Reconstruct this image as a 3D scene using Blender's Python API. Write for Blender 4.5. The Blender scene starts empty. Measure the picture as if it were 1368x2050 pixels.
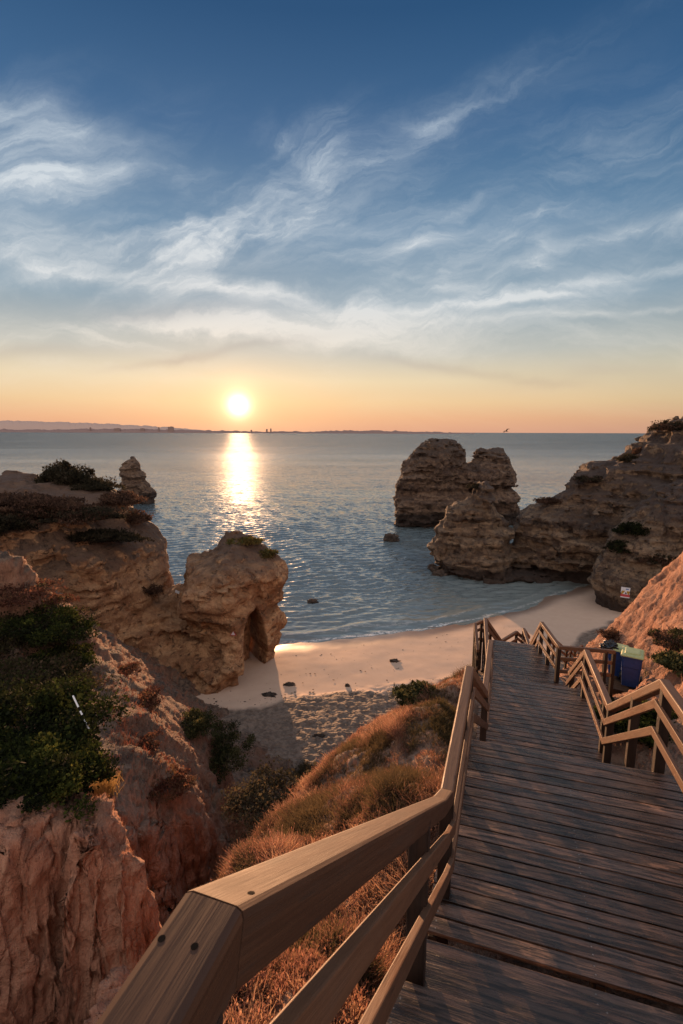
import bpy, math, random
import numpy as np
from mathutils import Vector, Matrix

# ------------------------------------------------------------------ camera, sky, sun
SC = bpy.context.scene
COL = SC.collection
PITCH = math.radians(9.09)
CAMZ = 22.0
FPX = 1000.0
cam_data = bpy.data.cameras.new('camera')
cam_data.sensor_fit = 'VERTICAL'
cam_data.sensor_height = 36.0
cam_data.lens = 36.0 * FPX / 2050.0
cam_data.clip_start = 0.05
cam_data.clip_end = 120000.0
cam_data.dof.use_dof = True
cam_data.dof.focus_distance = 9.0
cam_data.dof.aperture_fstop = 9.0
cam = bpy.data.objects.new('camera', cam_data)
COL.objects.link(cam)
cam.location = (0, 0, CAMZ)
cam.rotation_mode = 'XYZ'
_m = Matrix.Rotation(math.pi / 2 - PITCH, 4, 'X') @ Matrix.Rotation(math.radians(0.2), 4, 'Z')
cam.rotation_euler = _m.to_euler()
SC.camera = cam
SC.view_settings.view_transform = 'Standard'
SC.view_settings.look = 'None'
SC.view_settings.exposure = 0.9
SC.view_settings.gamma = 1.0
SC.cycles.max_bounces = 6
SC.cycles.transparent_max_bounces = 6
SC.cycles.sample_clamp_indirect = 4.0
SC.cycles.sample_clamp_direct = 1.9
SC.cycles.use_denoising = True

CP, SP = math.cos(PITCH), math.sin(PITCH)
def cdir(px, py):
    u = (px - 684.0) / FPX; v = (py - 1025.0) / FPX
    return u, CP - SP * v, -(SP + CP * v)          # x, y(forward), z
def W(px, py, d):
    a, b, c = cdir(px, py)
    return (a * d, b * d, CAMZ + c * d)
def WY(px, py, y):
    a, b, c = cdir(px, py); d = y / b
    return (a * d, y, CAMZ + c * d)

SUN_DIR = Vector(cdir(477, 812)).normalized()
SUN_EL = math.asin(SUN_DIR.z); SUN_AZ = math.atan2(SUN_DIR.x, SUN_DIR.y)

# ------------------------------------------------------------------ node expressions
class X:
    """a socket or number with arithmetic"""
    def __init__(s, nt, v): s.nt, s.v = nt, v
    def _m(s, op, *a, clamp=False):
        n = s.nt.nodes.new('ShaderNodeMath'); n.operation = op; n.use_clamp = clamp
        for i, q in enumerate((s,) + a):
            q = q.v if isinstance(q, X) else q
            if isinstance(q, (int, float)): n.inputs[i].default_value = q
            else: s.nt.links.new(q, n.inputs[i])
        return X(s.nt, n.outputs[0])
    def __add__(s, o): return s._m('ADD', o)
    def __radd__(s, o): return s._m('ADD', o)
    def __sub__(s, o): return s._m('SUBTRACT', o)
    def __rsub__(s, o): return X(s.nt, o)._m('SUBTRACT', s)
    def __mul__(s, o): return s._m('MULTIPLY', o)
    def __rmul__(s, o): return s._m('MULTIPLY', o)
    def __truediv__(s, o): return s._m('DIVIDE', o)
    def pow(s, o): return s._m('POWER', o)
    def max(s, o): return s._m('MAXIMUM', o)
    def min(s, o): return s._m('MINIMUM', o)
    def exp(s): return s._m('EXPONENT')
    def clamp(s): return s._m('ADD', 0.0, clamp=True)
    def ss(s, a, b, lo=0.0, hi=1.0):
        n = s.nt.nodes.new('ShaderNodeMapRange'); n.interpolation_type = 'SMOOTHSTEP'
        s.nt.links.new(s.v, n.inputs[0])
        for i, q in zip((1, 2, 3, 4), (a, b, lo, hi)): n.inputs[i].default_value = q
        return X(s.nt, n.outputs[0])
def link(nt, a, b): nt.links.new(a.v if isinstance(a, X) else a, b)
def setin(nt, sock, val):
    if isinstance(val, X): val = val.v
    if isinstance(val, bpy.types.NodeSocket): nt.links.new(val, sock)
    elif isinstance(val, (int, float)):
        sock.default_value = val
    else: sock.default_value = (*val, 1.0) if len(val) == 3 and len(sock.default_value) == 4 else val
def mix(nt, fac, a, b, mode='MIX'):
    n = nt.nodes.new('ShaderNodeMix'); n.data_type = 'RGBA'; n.blend_type = mode
    setin(nt, n.inputs[0], fac); setin(nt, n.inputs[6], a); setin(nt, n.inputs[7], b)
    return n.outputs[2]
def comb(nt, x, y, z):
    n = nt.nodes.new('ShaderNodeCombineXYZ')
    for i, q in enumerate((x, y, z)): setin(nt, n.inputs[i], q)
    return n.outputs[0]
def sep(nt, v):
    n = nt.nodes.new('ShaderNodeSeparateXYZ'); link(nt, v, n.inputs[0])
    return [X(nt, o) for o in n.outputs]
def noise(nt, vec, scale, detail=4, rough=0.55, dist=0.0):
    n = nt.nodes.new('ShaderNodeTexNoise'); link(nt, vec, n.inputs['Vector'])
    n.inputs['Scale'].default_value = scale; n.inputs['Detail'].default_value = detail
    n.inputs['Roughness'].default_value = rough; n.inputs['Distortion'].default_value = dist
    return X(nt, n.outputs[0])
def ramp(nt, fac, stops):
    n = nt.nodes.new('ShaderNodeValToRGB'); link(nt, fac, n.inputs[0])
    r = n.color_ramp
    while len(r.elements) < len(stops): r.elements.new(0.5)
    for e, (p, c) in zip(r.elements, stops):
        e.position = p; e.color = (*c, 1.0)
    return n.outputs[0]
def scalev(nt, vec, s):
    n = nt.nodes.new('ShaderNodeMapping'); link(nt, vec, n.inputs[0]); n.inputs[3].default_value = s
    return n.outputs[0]
def lin(*c):
    return tuple(((v / 255.0 + 0.055) / 1.055) ** 2.4 if v > 10 else v / 255.0 / 12.92 for v in c)

# ------------------------------------------------------------------ world
world = bpy.data.worlds.new('World'); SC.world = world; world.use_nodes = True
def build_world():
    nt = world.node_tree; nt.nodes.clear()
    out = nt.nodes.new('ShaderNodeOutputWorld')
    bg = nt.nodes.new('ShaderNodeBackground')
    tc = nt.nodes.new('ShaderNodeTexCoord')
    x, y, z = sep(nt, tc.outputs['Generated'])
    zz = z.max(0.0)
    el = zz._m('ARCSINE') * (180 / math.pi)
    stops = [(0, (214, 160, 134)), (1.5, (226, 174, 136)), (3.2, (230, 196, 152)), (5.5, (226, 208, 174)), (8.5, (186, 188, 182)),
             (13, (130, 156, 174)), (20, (92, 131, 164)), (28, (60, 101, 143)), (36, (36, 78, 120)), (60, (30, 66, 110))]
    base = ramp(nt, el / 60.0, [(p / 60.0, lin(*c)) for p, c in stops])
    # physical sky underneath, at a small share
    sky = nt.nodes.new('ShaderNodeTexSky'); sky.sky_type = 'NISHITA'; sky.sun_disc = False
    sky.sun_elevation = SUN_EL; sky.sun_rotation = SUN_AZ; sky.air_density = 1.0; sky.dust_density = 1.5
    dot = x * SUN_DIR.x + y * SUN_DIR.y + z * SUN_DIR.z
    ang = dot.min(1.0)._m('ARCCOSINE') * (180 / math.pi)
    # cosine of azimuth distance from the sun
    hl = (x * x + y * y).max(1e-5)._m('SQRT')
    caz = (x * math.sin(SUN_AZ) + y * math.cos(SUN_AZ)) / hl
    dim = caz.ss(0.45, 1.0, 0.66, 1.06)
    base = mix(nt, 1.0, base, comb(nt, dim, caz.ss(0.45, 1.0, 0.76, 1.04), caz.ss(0.45, 1.0, 0.82, 1.02)), 'MULTIPLY')
    # ---- clouds on the sky in front
    yf = y.max(0.05)
    gx = x / yf; gz = z / yf
    gv = comb(nt, gx, gz, 0.0)
    wn = nt.nodes.new('ShaderNodeTexNoise'); link(nt, gv, wn.inputs['Vector'])
    wn.inputs['Scale'].default_value = 3.6; wn.inputs['Detail'].default_value = 7; wn.inputs['Roughness'].default_value = 0.58
    wx, wy, _ = sep(nt, wn.outputs['Color'])
    ux = gx + (wx - 0.5) * 0.26; uz = gz + (wy - 0.5) * 0.15
    ux2 = gx + (wx - 0.5) * 0.1; uz2 = gz + (wy - 0.5) * 0.07
    def gpos(px, py):
        a, b, c = cdir(px, py); return a / b, c / b
    def gauss(px, py, hx, hy, deg, warp=True):
        cx, cz = gpos(px, py); cx1, cz1 = gpos(px + 1, py); cx2, cz2 = gpos(px, py - 1)
        sx = abs(cx1 - cx) * hx; sz = abs(cz2 - cz) * hy
        t = math.radians(deg); c, s = math.cos(t), math.sin(t)
        U, V = (ux, uz) if warp else (ux2, uz2)
        a = (U - cx) * (c / sx) + (V - cz) * (s / sx)
        b = (V - cz) * (c / sz) - (U - cx) * (s / sz)
        return (0.0 - (a * a + b * b)).exp()
    def streak(deg, fx, fy, scale=1.0, detail=7, rough=0.62, lo=0.42, hi=0.75):
        t = math.radians(deg); c, s = math.cos(t), math.sin(t)
        a = (ux * c + uz * s) * fx; b = (uz * c - ux * s) * fy
        return noise(nt, comb(nt, a, b, deg * 0.1), scale, detail, rough, 0.45).ss(lo, hi)
    def add(items, warp=True):
        t = None
        for it in items:
            g = gauss(*it[:5], warp=warp) * it[5]
            t = g if t is None else t + g
        return t
    n1 = streak(12, 2.2, 9.0); n2 = streak(28, 2.5, 10.0); n3 = streak(8, 1.6, 16.0, lo=0.36); n4 = streak(-5, 1.5, 10.0, lo=0.33)
    n5 = streak(0, 3.0, 5.0, lo=0.25, hi=0.7)
    fib = streak(18, 4.0, 26.0, detail=8, rough=0.68, lo=0.3, hi=0.7); fib2 = streak(-10, 3.0, 22.0, detail=8, rough=0.68, lo=0.3, hi=0.7)
    g_left = add([(40, 245, 190, 42, -12, 0.62), (110, 372, 130, 26, 8, 0.8), (20, 390, 150, 40, 0, 0.5), (50, 495, 125, 62, -8, 1.05), (10, 310, 200, 70, 0, 0.35)])
    g_mid = add([(400, 492, 230, 46, 16, 0.7), (560, 462, 190, 30, 20, 0.75), (600, 400, 300, 90, 20, 0.28), (320, 440, 120, 40, 40, 0.4)])
    g_top = add([(655, 300, 60, 45, 50, 0.75), (775, 325, 110, 34, 38, 0.6), (560, 290, 60, 30, -20, 0.35), (980, 200, 330, 60, 24, 0.22)])
    g_rt = add([(1010, 603, 200, 9, 6, 1.0), (1200, 560, 280, 13, 9, 0.75), (905, 578, 70, 12, -8, 0.9), (1140, 628, 200, 7, 3, 0.8), (840, 484, 90, 14, 14, 0.8), (1240, 470, 200, 16, 14, 0.65)], False)
    g_rt2 = add([(1060, 500, 250, 90, 12, 0.7), (1065, 505, 40, 36, 60, 0.8), (1280, 520, 150, 60, 14, 0.3), (760, 560, 300, 100, 0, 0.15)])
    g_bd = add([(300, 568, 330, 18, -7, 1.0), (520, 600, 200, 16, -10, 0.7), (100, 665, 500, 28, 0, 0.75), (560, 650, 420, 40, 0, 0.9), (1050, 690, 520, 50, 0, 0.35), (300, 750, 600, 26, 0, 0.35)])
    dens = g_left * (n1 * 0.6 + n5 * 0.8 + 0.1) + g_mid * (n2 * 1.05 + n5 * 0.2) + g_top * (n2 * 0.95 + 0.25 * n5) + g_rt * (n3 * 1.0 + 0.2) + g_rt2 * (n1 * 0.8 + 0.25) + g_bd * (n4 * 0.95 + 0.15)
    veil = el.ss(4.0, 32.0, 1.0, 0.0) * n4 * 0.24 + el.ss(8.0, 14.0) * el.ss(20.0, 33.0, 1.0, 0.0) * (n1 * fib * 0.32 + n2 * fib2 * 0.2)
    dens = (dens * (fib * 0.55 + fib2 * 0.35 + 0.45) + veil).min(1.0).max(0.0)
    ccol = ramp(nt, el / 40.0, [(0.0, lin(236, 190, 150)), (0.09, lin(240, 216, 180)), (0.19, lin(232, 224, 210)), (0.34, lin(218, 222, 224)), (0.7, lin(204, 216, 226)), (1.0, lin(165, 190, 210))])
    front = y.ss(0.05, 0.35)
    col = mix(nt, dens * front * 0.95, base, ccol)
    # darker mauve-grey streaks low over the horizon
    dk = add([(420, 708, 150, 9, 9, 0.62), (930, 738, 190, 11, -8, 0.55), (1200, 750, 260, 22, 3, 0.4), (150, 610, 200, 22, 0, 0.3), (330, 628, 220, 16, 3, 0.42), (60, 700, 200, 14, 0, 0.3)], False) * (n4 * 0.7 + 0.35) * front
    col = mix(nt, dk.min(1.0), col, ramp(nt, el / 20.0, [(0.2, lin(176, 150, 134)), (0.6, lin(125, 140, 155))]))
    # glow round the sun
    a2 = ang * ang
    glow = (0.0 - a2 / 5.0).exp() * 0.5
    glow2 = (0.0 - ang / 5.0).exp() * 0.34 * el.ss(0.0, 16.0, 1.0, 0.35)
    halo = (0.0 - ang / 15.0).exp() * 0.10
    gcol = nt.nodes.new('ShaderNodeVectorMath'); gcol.operation = 'SCALE'
    def scaled(c, f):
        n = nt.nodes.new('ShaderNodeVectorMath'); n.operation = 'SCALE'; n.inputs[0].default_value = c; link(nt, f, n.inputs[3]); return n.outputs[0]
    def vadd(a, b):
        n = nt.nodes.new('ShaderNodeVectorMath'); n.operation = 'ADD'; link(nt, a, n.inputs[0]); link(nt, b, n.inputs[1]); return n.outputs[0]
    col = vadd(col, scaled((1.0, 0.68, 0.38), glow))
    col = vadd(col, scaled((0.62, 0.33, 0.15), glow2))
    col = vadd(col, scaled((0.6, 0.36, 0.16), halo))
    core = (0.0 - a2 / 0.9).exp() * 2.5
    col = vadd(col, scaled((1.0, 0.86, 0.6), core))
    # the sky behind the viewer: pale, pinkish, brightened out of view to lift shaded surfaces
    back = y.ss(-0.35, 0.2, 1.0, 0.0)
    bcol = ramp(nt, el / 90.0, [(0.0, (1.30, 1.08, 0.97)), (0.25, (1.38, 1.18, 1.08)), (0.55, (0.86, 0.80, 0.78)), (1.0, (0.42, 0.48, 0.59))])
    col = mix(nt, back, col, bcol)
    zen = z.ss(0.60, 0.78) * (1.0 - back) 
    col = mix(nt, zen, col, (0.46, 0.51, 0.60))
    below = z.ss(-0.06, -0.002, 1.0, 0.0)
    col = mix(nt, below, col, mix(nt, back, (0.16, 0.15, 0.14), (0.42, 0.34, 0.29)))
    tot = vadd(col, scaled((0, 0, 0), X(nt, 0.0) + 0.0)) if False else col
    # physical sky adds a faint share
    sk = nt.nodes.new('ShaderNodeVectorMath'); sk.operation = 'SCALE'; link(nt, sky.outputs[0], sk.inputs[0]); sk.inputs[3].default_value = 0.004
    tot = vadd(tot, sk.outputs[0])
    # the background strength is 0.1, so the picture values are scaled up by ten
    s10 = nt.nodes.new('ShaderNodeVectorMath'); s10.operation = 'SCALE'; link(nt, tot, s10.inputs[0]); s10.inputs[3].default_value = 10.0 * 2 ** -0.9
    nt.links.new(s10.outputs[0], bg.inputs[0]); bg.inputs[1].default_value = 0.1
    nt.links.new(bg.outputs[0], out.inputs[0])
build_world()
world.cycles.sampling_method = 'MANUAL'
world.cycles.sample_map_resolution = 512

sun_data = bpy.data.lights.new('sun', 'SUN'); sun_data.energy = 5.0; sun_data.angle = math.radians(0.6)
sun_data.color = (1.0, 0.53, 0.26)
sun = bpy.data.objects.new('sun', sun_data); COL.objects.link(sun)
sun.rotation_euler = (-SUN_DIR).to_track_quat('-Z', 'Y').to_euler()

# ------------------------------------------------------------------ object helpers
def mesh_np(name, V, F, mat, parent=None, smooth=True, attrs=None, uv=None):
    """V (n,3), F (m,3|4) arrays"""
    me = bpy.data.meshes.new(name)
    V = np.asarray(V, np.float32); F = np.asarray(F, np.int32)
    me.vertices.add(len(V)); me.vertices.foreach_set('co', V.ravel())
    k = F.shape[1]
    me.loops.add(F.size); me.loops.foreach_set('vertex_index', F.ravel())
    me.polygons.add(len(F)); me.polygons.foreach_set('loop_start', np.arange(0, F.size, k, dtype=np.int32))
    try: me.polygons.foreach_set('loop_total', np.full(len(F), k, np.int32))
    except Exception: pass
    if smooth: me.polygons.foreach_set('use_smooth', np.ones(len(F), bool))
    if attrs:
        for an, av in attrs.items():
            av = np.asarray(av, np.float32)
            if av.ndim == 1:
                a = me.attributes.new(an, 'FLOAT', 'POINT'); a.data.foreach_set('value', av)
            else:
                a = me.attributes.new(an, 'FLOAT_COLOR', 'POINT')
                a.data.foreach_set('color', np.c_[av, np.ones(len(av))].astype(np.float32).ravel())
    if uv is not None:
        l = me.uv_layers.new(name='UVMap'); l.data.foreach_set('uv', np.asarray(uv, np.float32)[F.ravel()].ravel())
    me.update(calc_edges=True); me.validate()
    if mat: me.materials.append(mat)
    o = bpy.data.objects.new(name, me); COL.objects.link(o)
    if parent: o.parent = parent
    return o
def tag(o, label=None, cat=None, group=None, kind=None):
    if label: o['label'] = label
    if cat: o['category'] = cat
    if group: o['group'] = group
    if kind: o['kind'] = kind
    return o
def empty(name, loc=(0, 0, 0)):
    o = bpy.data.objects.new(name, None); COL.objects.link(o); o.location = loc; o.empty_display_size = 0.3
    return o
class MB:
    """mesh builder with uv (along, around) and a random value per piece"""
    def __init__(s): s.v, s.f, s.uv, s.r = [], [], [], []
    def add(s, V, F, UV=None, r=0.0):
        b = len(s.v); s.v += [tuple(p) for p in V]; s.f += [tuple(i + b for i in q) for q in F]
        s.uv += [tuple(p) for p in (UV if UV is not None else [(0, 0)] * len(V))]; s.r += [r] * len(V)
    def box(s, c, h, R=None, r=0.0):
        P = []
        for sx in (-1, 1):
            for sy in (-1, 1):
                for sz in (-1, 1):
                    p = Vector((sx * h[0], sy * h[1], sz * h[2]))
                    if R is not None: p = R @ p
                    P.append(p + Vector(c))
        s.add(P, [(0, 1, 3, 2), (4, 6, 7, 5), (0, 4, 5, 1), (2, 3, 7, 6), (0, 2, 6, 4), (1, 5, 7, 3)], None, r)
    def build(s, name, mat, parent=None, smooth=False, origin=None):
        me = bpy.data.meshes.new(name)
        V = s.v
        if origin is not None: V = [(a[0] - origin[0], a[1] - origin[1], a[2] - origin[2]) for a in V]
        me.from_pydata(V, [], s.f)
        l = me.uv_layers.new(name='UVMap')
        for lp in me.loops: l.data[lp.index].uv = s.uv[lp.vertex_index]
        a = me.attributes.new('rnd', 'FLOAT', 'POINT'); a.data.foreach_set('value', s.r)
        if smooth:
            for p in me.polygons: p.use_smooth = True
        me.materials.append(mat); me.update()
        o = bpy.data.objects.new(name, me); COL.objects.link(o)
        if parent: o.parent = parent
        return o

# ------------------------------------------------------------------ numpy noise, surface nets
RNG = np.random.default_rng(7)
_TAB = RNG.uniform(-1, 1, (64, 64, 64)).astype(np.float32)
def vn(P, off=0.0):
    P = P + np.float32(off)
    I = np.floor(P).astype(np.int32); f = (P - I).astype(np.float32); f = f * f * f * (f * (f * 6 - 15) + 10)
    I &= 63; J = (I + 1) & 63
    x0, y0, z0 = I.T; x1, y1, z1 = J.T; fx, fy, fz = f.T
    a = _TAB[x0, y0, z0] * (1 - fx) + _TAB[x1, y0, z0] * fx
    b = _TAB[x0, y1, z0] * (1 - fx) + _TAB[x1, y1, z0] * fx
    c = _TAB[x0, y0, z1] * (1 - fx) + _TAB[x1, y0, z1] * fx
    d = _TAB[x0, y1, z1] * (1 - fx) + _TAB[x1, y1, z1] * fx
    return (a * (1 - fy) + b * fy) * (1 - fz) + (c * (1 - fy) + d * fy) * fz
def fbm(P, octs=4, gain=0.5, off=0.0, ridged=False):
    P = np.asarray(P, np.float32); t = np.zeros(len(P), np.float32); a = 1.0
    for i in range(octs):
        n = vn(P, off + 17.3 * i)
        t += a * ((1 - 2 * np.abs(n)) if ridged else n)
        a *= gain; P = P * 2.03
    return t
def polysd(Xa, Za, poly):
    """signed distance, positive inside"""
    poly = np.asarray(poly, np.float64); n = len(poly)
    d2 = np.full(Xa.shape, 1e18); ins = np.zeros(Xa.shape, bool)
    for i in range(n):
        a = poly[i]; b = poly[(i + 1) % n]; e = b - a
        wx = Xa - a[0]; wz = Za - a[1]
        t = np.clip((wx * e[0] + wz * e[1]) / (e @ e + 1e-12), 0, 1)
        d2 = np.minimum(d2, (wx - t * e[0]) ** 2 + (wz - t * e[1]) ** 2)
        if a[1] != b[1]:
            c = ((a[1] > Za) != (b[1] > Za)) & (Xa < (b[0] - a[0]) * (Za - a[1]) / (b[1] - a[1]) + a[0])
            ins ^= c
    return np.where(ins, 1, -1) * np.sqrt(d2)
def nets(F, org, res):
    F = F.astype(np.float32); S = F > 0
    cs = [(i, j, k) for i in (0, 1) for j in (0, 1) for k in (0, 1)]
    nx, ny, nz = F.shape
    sl = lambda A, c: A[c[0]:nx - 1 + c[0], c[1]:ny - 1 + c[1], c[2]:nz - 1 + c[2]]
    cnt = sum(sl(S, c).astype(np.int8) for c in cs)
    act = (cnt > 0) & (cnt < 8); ijk = np.argwhere(act)
    idx = np.full(act.shape, -1, np.int64); idx[act] = np.arange(len(ijk))
    acc = np.zeros((len(ijk), 3), np.float32); num = np.zeros(len(ijk), np.float32)
    for a in range(8):
        for ax in range(3):
            ca = cs[a]
            if ca[ax]: continue
            cb = list(ca); cb[ax] = 1
            fa = F[ijk[:, 0] + ca[0], ijk[:, 1] + ca[1], ijk[:, 2] + ca[2]]
            fb = F[ijk[:, 0] + cb[0], ijk[:, 1] + cb[1], ijk[:, 2] + cb[2]]
            m = (fa > 0) != (fb > 0); t = np.where(m, fa / np.where(m, fa - fb, 1), 0)
            p = np.tile(np.array(ca, np.float32), (len(ijk), 1)); p[:, ax] += t
            acc += p * m[:, None]; num += m
    V = (ijk + acc / num[:, None]) * res + np.array(org)
    Q = []
    for ax in range(3):
        b, c = [(1, 2), (2, 0), (0, 1)][ax]
        A = [slice(None)] * 3; B = [slice(None)] * 3
        A[ax] = slice(0, -1); B[ax] = slice(1, None)
        s0 = S[tuple(A)]; s1 = S[tuple(B)]
        e = np.argwhere(s0 != s1)
        e = e[(e[:, b] > 0) & (e[:, c] > 0) & (e[:, b] < F.shape[b] - 1) & (e[:, c] < F.shape[c] - 1)]
        pos = s0[e[:, 0], e[:, 1], e[:, 2]]
        q = []
        for db, dc in ((1, 1), (0, 1), (0, 0), (1, 0)):
            g = e.copy(); g[:, b] -= db; g[:, c] -= dc; q.append(idx[g[:, 0], g[:, 1], g[:, 2]])
        q = np.stack(q, 1); q[~pos] = q[~pos][:, ::-1]; Q.append(q)
    Q = np.concatenate(Q); Q = Q[(Q >= 0).all(1)]
    return V.astype(np.float32), Q.astype(np.int32)

def pillow(name, poly, yc, T, R, res, mat, amp=(0.5, 0.35), fq=0.22, strata=(0.35, 0.3), seed=0.0, hole=None, ledge=None, zmin=-1.2, parent=None, sfreq=0.9, back=1.5):
    """rock mass: silhouette polygon in x,z swollen to a depth T about the line y=yc(x)"""
    P = np.array(poly); mg = 2.0
    x0, x1 = P[:, 0].min() - mg, P[:, 0].max() + mg; z0, z1 = zmin, P[:, 1].max() + mg
    xs = np.arange(x0, x1, res); zs = np.arange(z0, z1, res)
    XX, ZZ = np.meshgrid(xs, zs, indexing='ij')
    D = polysd(XX, ZZ, poly); YC = yc(XX); TT = T(XX, ZZ)
    y0, y1 = (YC - TT).min() - mg, (YC + TT).max() + mg
    ys = np.arange(y0, y1, res)
    D3 = np.repeat(D[:, None, :], len(ys), 1).astype(np.float32)
    Y3 = (ys[None, :, None] - YC[:, None, :]).astype(np.float32); T3 = np.repeat(TT[:, None, :], len(ys), 1).astype(np.float32)
    def ev(d, t, y):
        q = np.clip(d / R, 0, 1); return np.where(d > 0, t * np.sqrt(np.maximum(1 - (1 - q) ** 2, 0)), d * 3.5) - np.where(y > 0, y * back, -y)
    F = ev(D3, T3, Y3)
    F1 = ev(D3 + 2.2, T3, Y3); F2 = ev(D3 - 2.2, T3, Y3)
    band = (F1 > -2.5) & (F2 < 2.5)
    ii = np.argwhere(band)
    pts = np.c_[xs[ii[:, 0]], ys[ii[:, 1]], zs[ii[:, 2]]].astype(np.float32)
    big = fbm(pts * fq, 5, 0.52, seed)
    fine = fbm(pts * fq * 3.1, 4, 0.6, seed + 5, ridged=True)
    st = fbm(pts * np.array([0.09, 0.09, sfreq], np.float32) + 0.35 * big[:, None] * np.array([0, 0, 1], np.float32), 3, 0.65, seed + 9)
    st2 = np.clip(st * 4.5, -1, 1)
    m = tuple(ii.T)
    d = D3[m] + amp[0] * 0.7 * big + strata[0] * st2 * 0.7 + amp[1] * 0.25 * fine
    f = ev(d, T3[m], Y3[m]) + amp[0] * 1.6 * big + amp[1] * 0.7 * fine + strata[1] * 1.5 * st2
    if ledge is not None: f = f + ledge(pts)
    if hole is not None:
        f = np.minimum(f, hole(pts) + 0.25 * big)
    F[m] = f
    F[0] = F[-1] = -1; F[:, 0] = F[:, -1] = -1; F[:, :, -1] = -1
    V, Q = nets(F, (xs[0], ys[0], zs[0]), res)
    return mesh_np(name, V, Q, mat, parent)

# ------------------------------------------------------------------ materials
def new_mat(name):
    m = bpy.data.materials.new(name); m.use_nodes = True; nt = m.node_tree; nt.nodes.clear()
    out = nt.nodes.new('ShaderNodeOutputMaterial'); b = nt.nodes.new('ShaderNodeBsdfPrincipled')
    nt.links.new(b.outputs[0], out.inputs[0]); return m, nt, b
def pos(nt):
    g = nt.nodes.new('ShaderNodeNewGeometry'); return g.outputs['Position']
def bump(nt, b, h, strength, dist):
    n = nt.nodes.new('ShaderNodeBump'); link(nt, h, n.inputs['Height']); n.inputs['Strength'].default_value = strength; n.inputs['Distance'].default_value = dist
    nt.links.new(n.outputs[0], b.inputs['Normal'])
def attr(nt, name, out='Fac'):
    n = nt.nodes.new('ShaderNodeAttribute'); n.attribute_name = name; return X(nt, n.outputs[out])

def rock_mat(name, cols, sz=1.0, zscale=0.55, wet=1.6, veg=None, red=None, bumpd=0.25, rough=0.92):
    m, nt, b = new_mat(name)
    p = pos(nt); x, y, z = sep(nt, p)
    n1 = noise(nt, p, 0.16 * sz, 5, 0.6)
    zz = comb(nt, x * 0.05, y * 0.05, z * zscale + n1 * 1.6)
    band = noise(nt, zz, 1.0, 5, 0.62)
    c = ramp(nt, band, [(0.30, cols[0]), (0.42, cols[1]), (0.5, cols[2]), (0.58, cols[1]), (0.68, cols[3])])
    blot = noise(nt, p, 0.9 * sz, 6, 0.65)
    c = mix(nt, blot.ss(0.46, 0.6) * 0.8, c, cols[4])
    c = mix(nt, noise(nt, comb(nt, x * 0.3, y * 0.3, z * 1.6 + n1 * 2.0), 1.0, 5, 0.6).ss(0.6, 0.66) * 0.6, c, (cols[2][0] * 1.35, cols[2][1] * 1.35, cols[2][2] * 1.3))
    spk = noise(nt, p, 4.0 * sz, 5, 0.7)
    c = mix(nt, spk.ss(0.4, 0.7) * 0.6, c, mix(nt, 1.0, c, (0.45, 0.42, 0.42), 'MULTIPLY'))
    c = mix(nt, spk.ss(0.56, 0.35) * 0.0 + noise(nt, p, 2.1 * sz, 4, 0.6).ss(0.58, 0.72) * 0.4, c, cols[2])
    pit = noise(nt, p, 1.5 * sz, 3, 0.55, 0.6)
    c = mix(nt, pit.ss(0.60, 0.68) * 0.75, c, mix(nt, 1.0, c, (0.28, 0.25, 0.25), 'MULTIPLY'))  # pit hollows darkened in the colour, as shade in recesses
    ckn = nt.nodes.new('ShaderNodeTexVoronoi'); ckn.feature = 'DISTANCE_TO_EDGE'; link(nt, comb(nt, x + n1 * 2.5, y + n1 * 2.5, z * 1.5 + blot * 1.5), ckn.inputs[0]); ckn.inputs['Scale'].default_value = 0.42 * sz
    ck = X(nt, ckn.outputs['Distance'])
    c = mix(nt, ck.ss(0.0, 0.03, 0.28, 0.0), c, mix(nt, 1.0, c, (0.3, 0.28, 0.28), 'MULTIPLY'))
    if red:
        rn = noise(nt, p, 0.12 * sz, 3, 0.5)
        c = mix(nt, (rn.ss(0.42, 0.6) * red[1]).min(1.0), c, red[0])
    if veg:
        vnz = noise(nt, p, 0.55, 5, 0.65)
        g = nt.nodes.new('ShaderNodeNewGeometry'); nz = sep(nt, g.outputs['Normal'])[2]
        fac = (z + (vnz - 0.5) * veg[2]).ss(veg[0], veg[1]) * (nz + (vnz - 0.5) * 2.4).ss(0.0, 0.4)
        c = mix(nt, fac * 0.85, c, veg[3])
    if wet:
        wn = noise(nt, p, 0.8, 4, 0.6)
        c = mix(nt, (z - (wn - 0.5) * 1.6).ss(wet - 0.25, wet + 0.6, 0.92, 0.0), c, (0.035, 0.022, 0.017))
    link(nt, c, b.inputs['Base Color']); b.inputs['Roughness'].default_value = rough
    vor = nt.nodes.new('ShaderNodeTexVoronoi'); link(nt, p, vor.inputs[0]); vor.inputs['Scale'].default_value = 1.6 * sz
    vd = X(nt, vor.outputs['Distance'])
    h = noise(nt, p, 2.2 * sz, 8, 0.68) * 1.0 + band * 0.8 + vd * 0.25 + noise(nt, p, 9 * sz, 4, 0.7) * 0.35 - pit.ss(0.58, 0.7) * 0.8 + ck.ss(0.0, 0.05) * 0.12
    bump(nt, b, h, 0.9, bumpd)
    return m
M = {}
M['lime'] = rock_mat('limestone', [(0.0455, 0.0278, 0.0196), (0.1323, 0.0834, 0.0506), (0.248, 0.166, 0.1018), (0.0827, 0.0494, 0.0323), (0.062, 0.0386, 0.0281)],
                     wet=1.7, veg=(9.5, 14, 6, (0.055, 0.036, 0.03)), bumpd=0.5)
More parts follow.
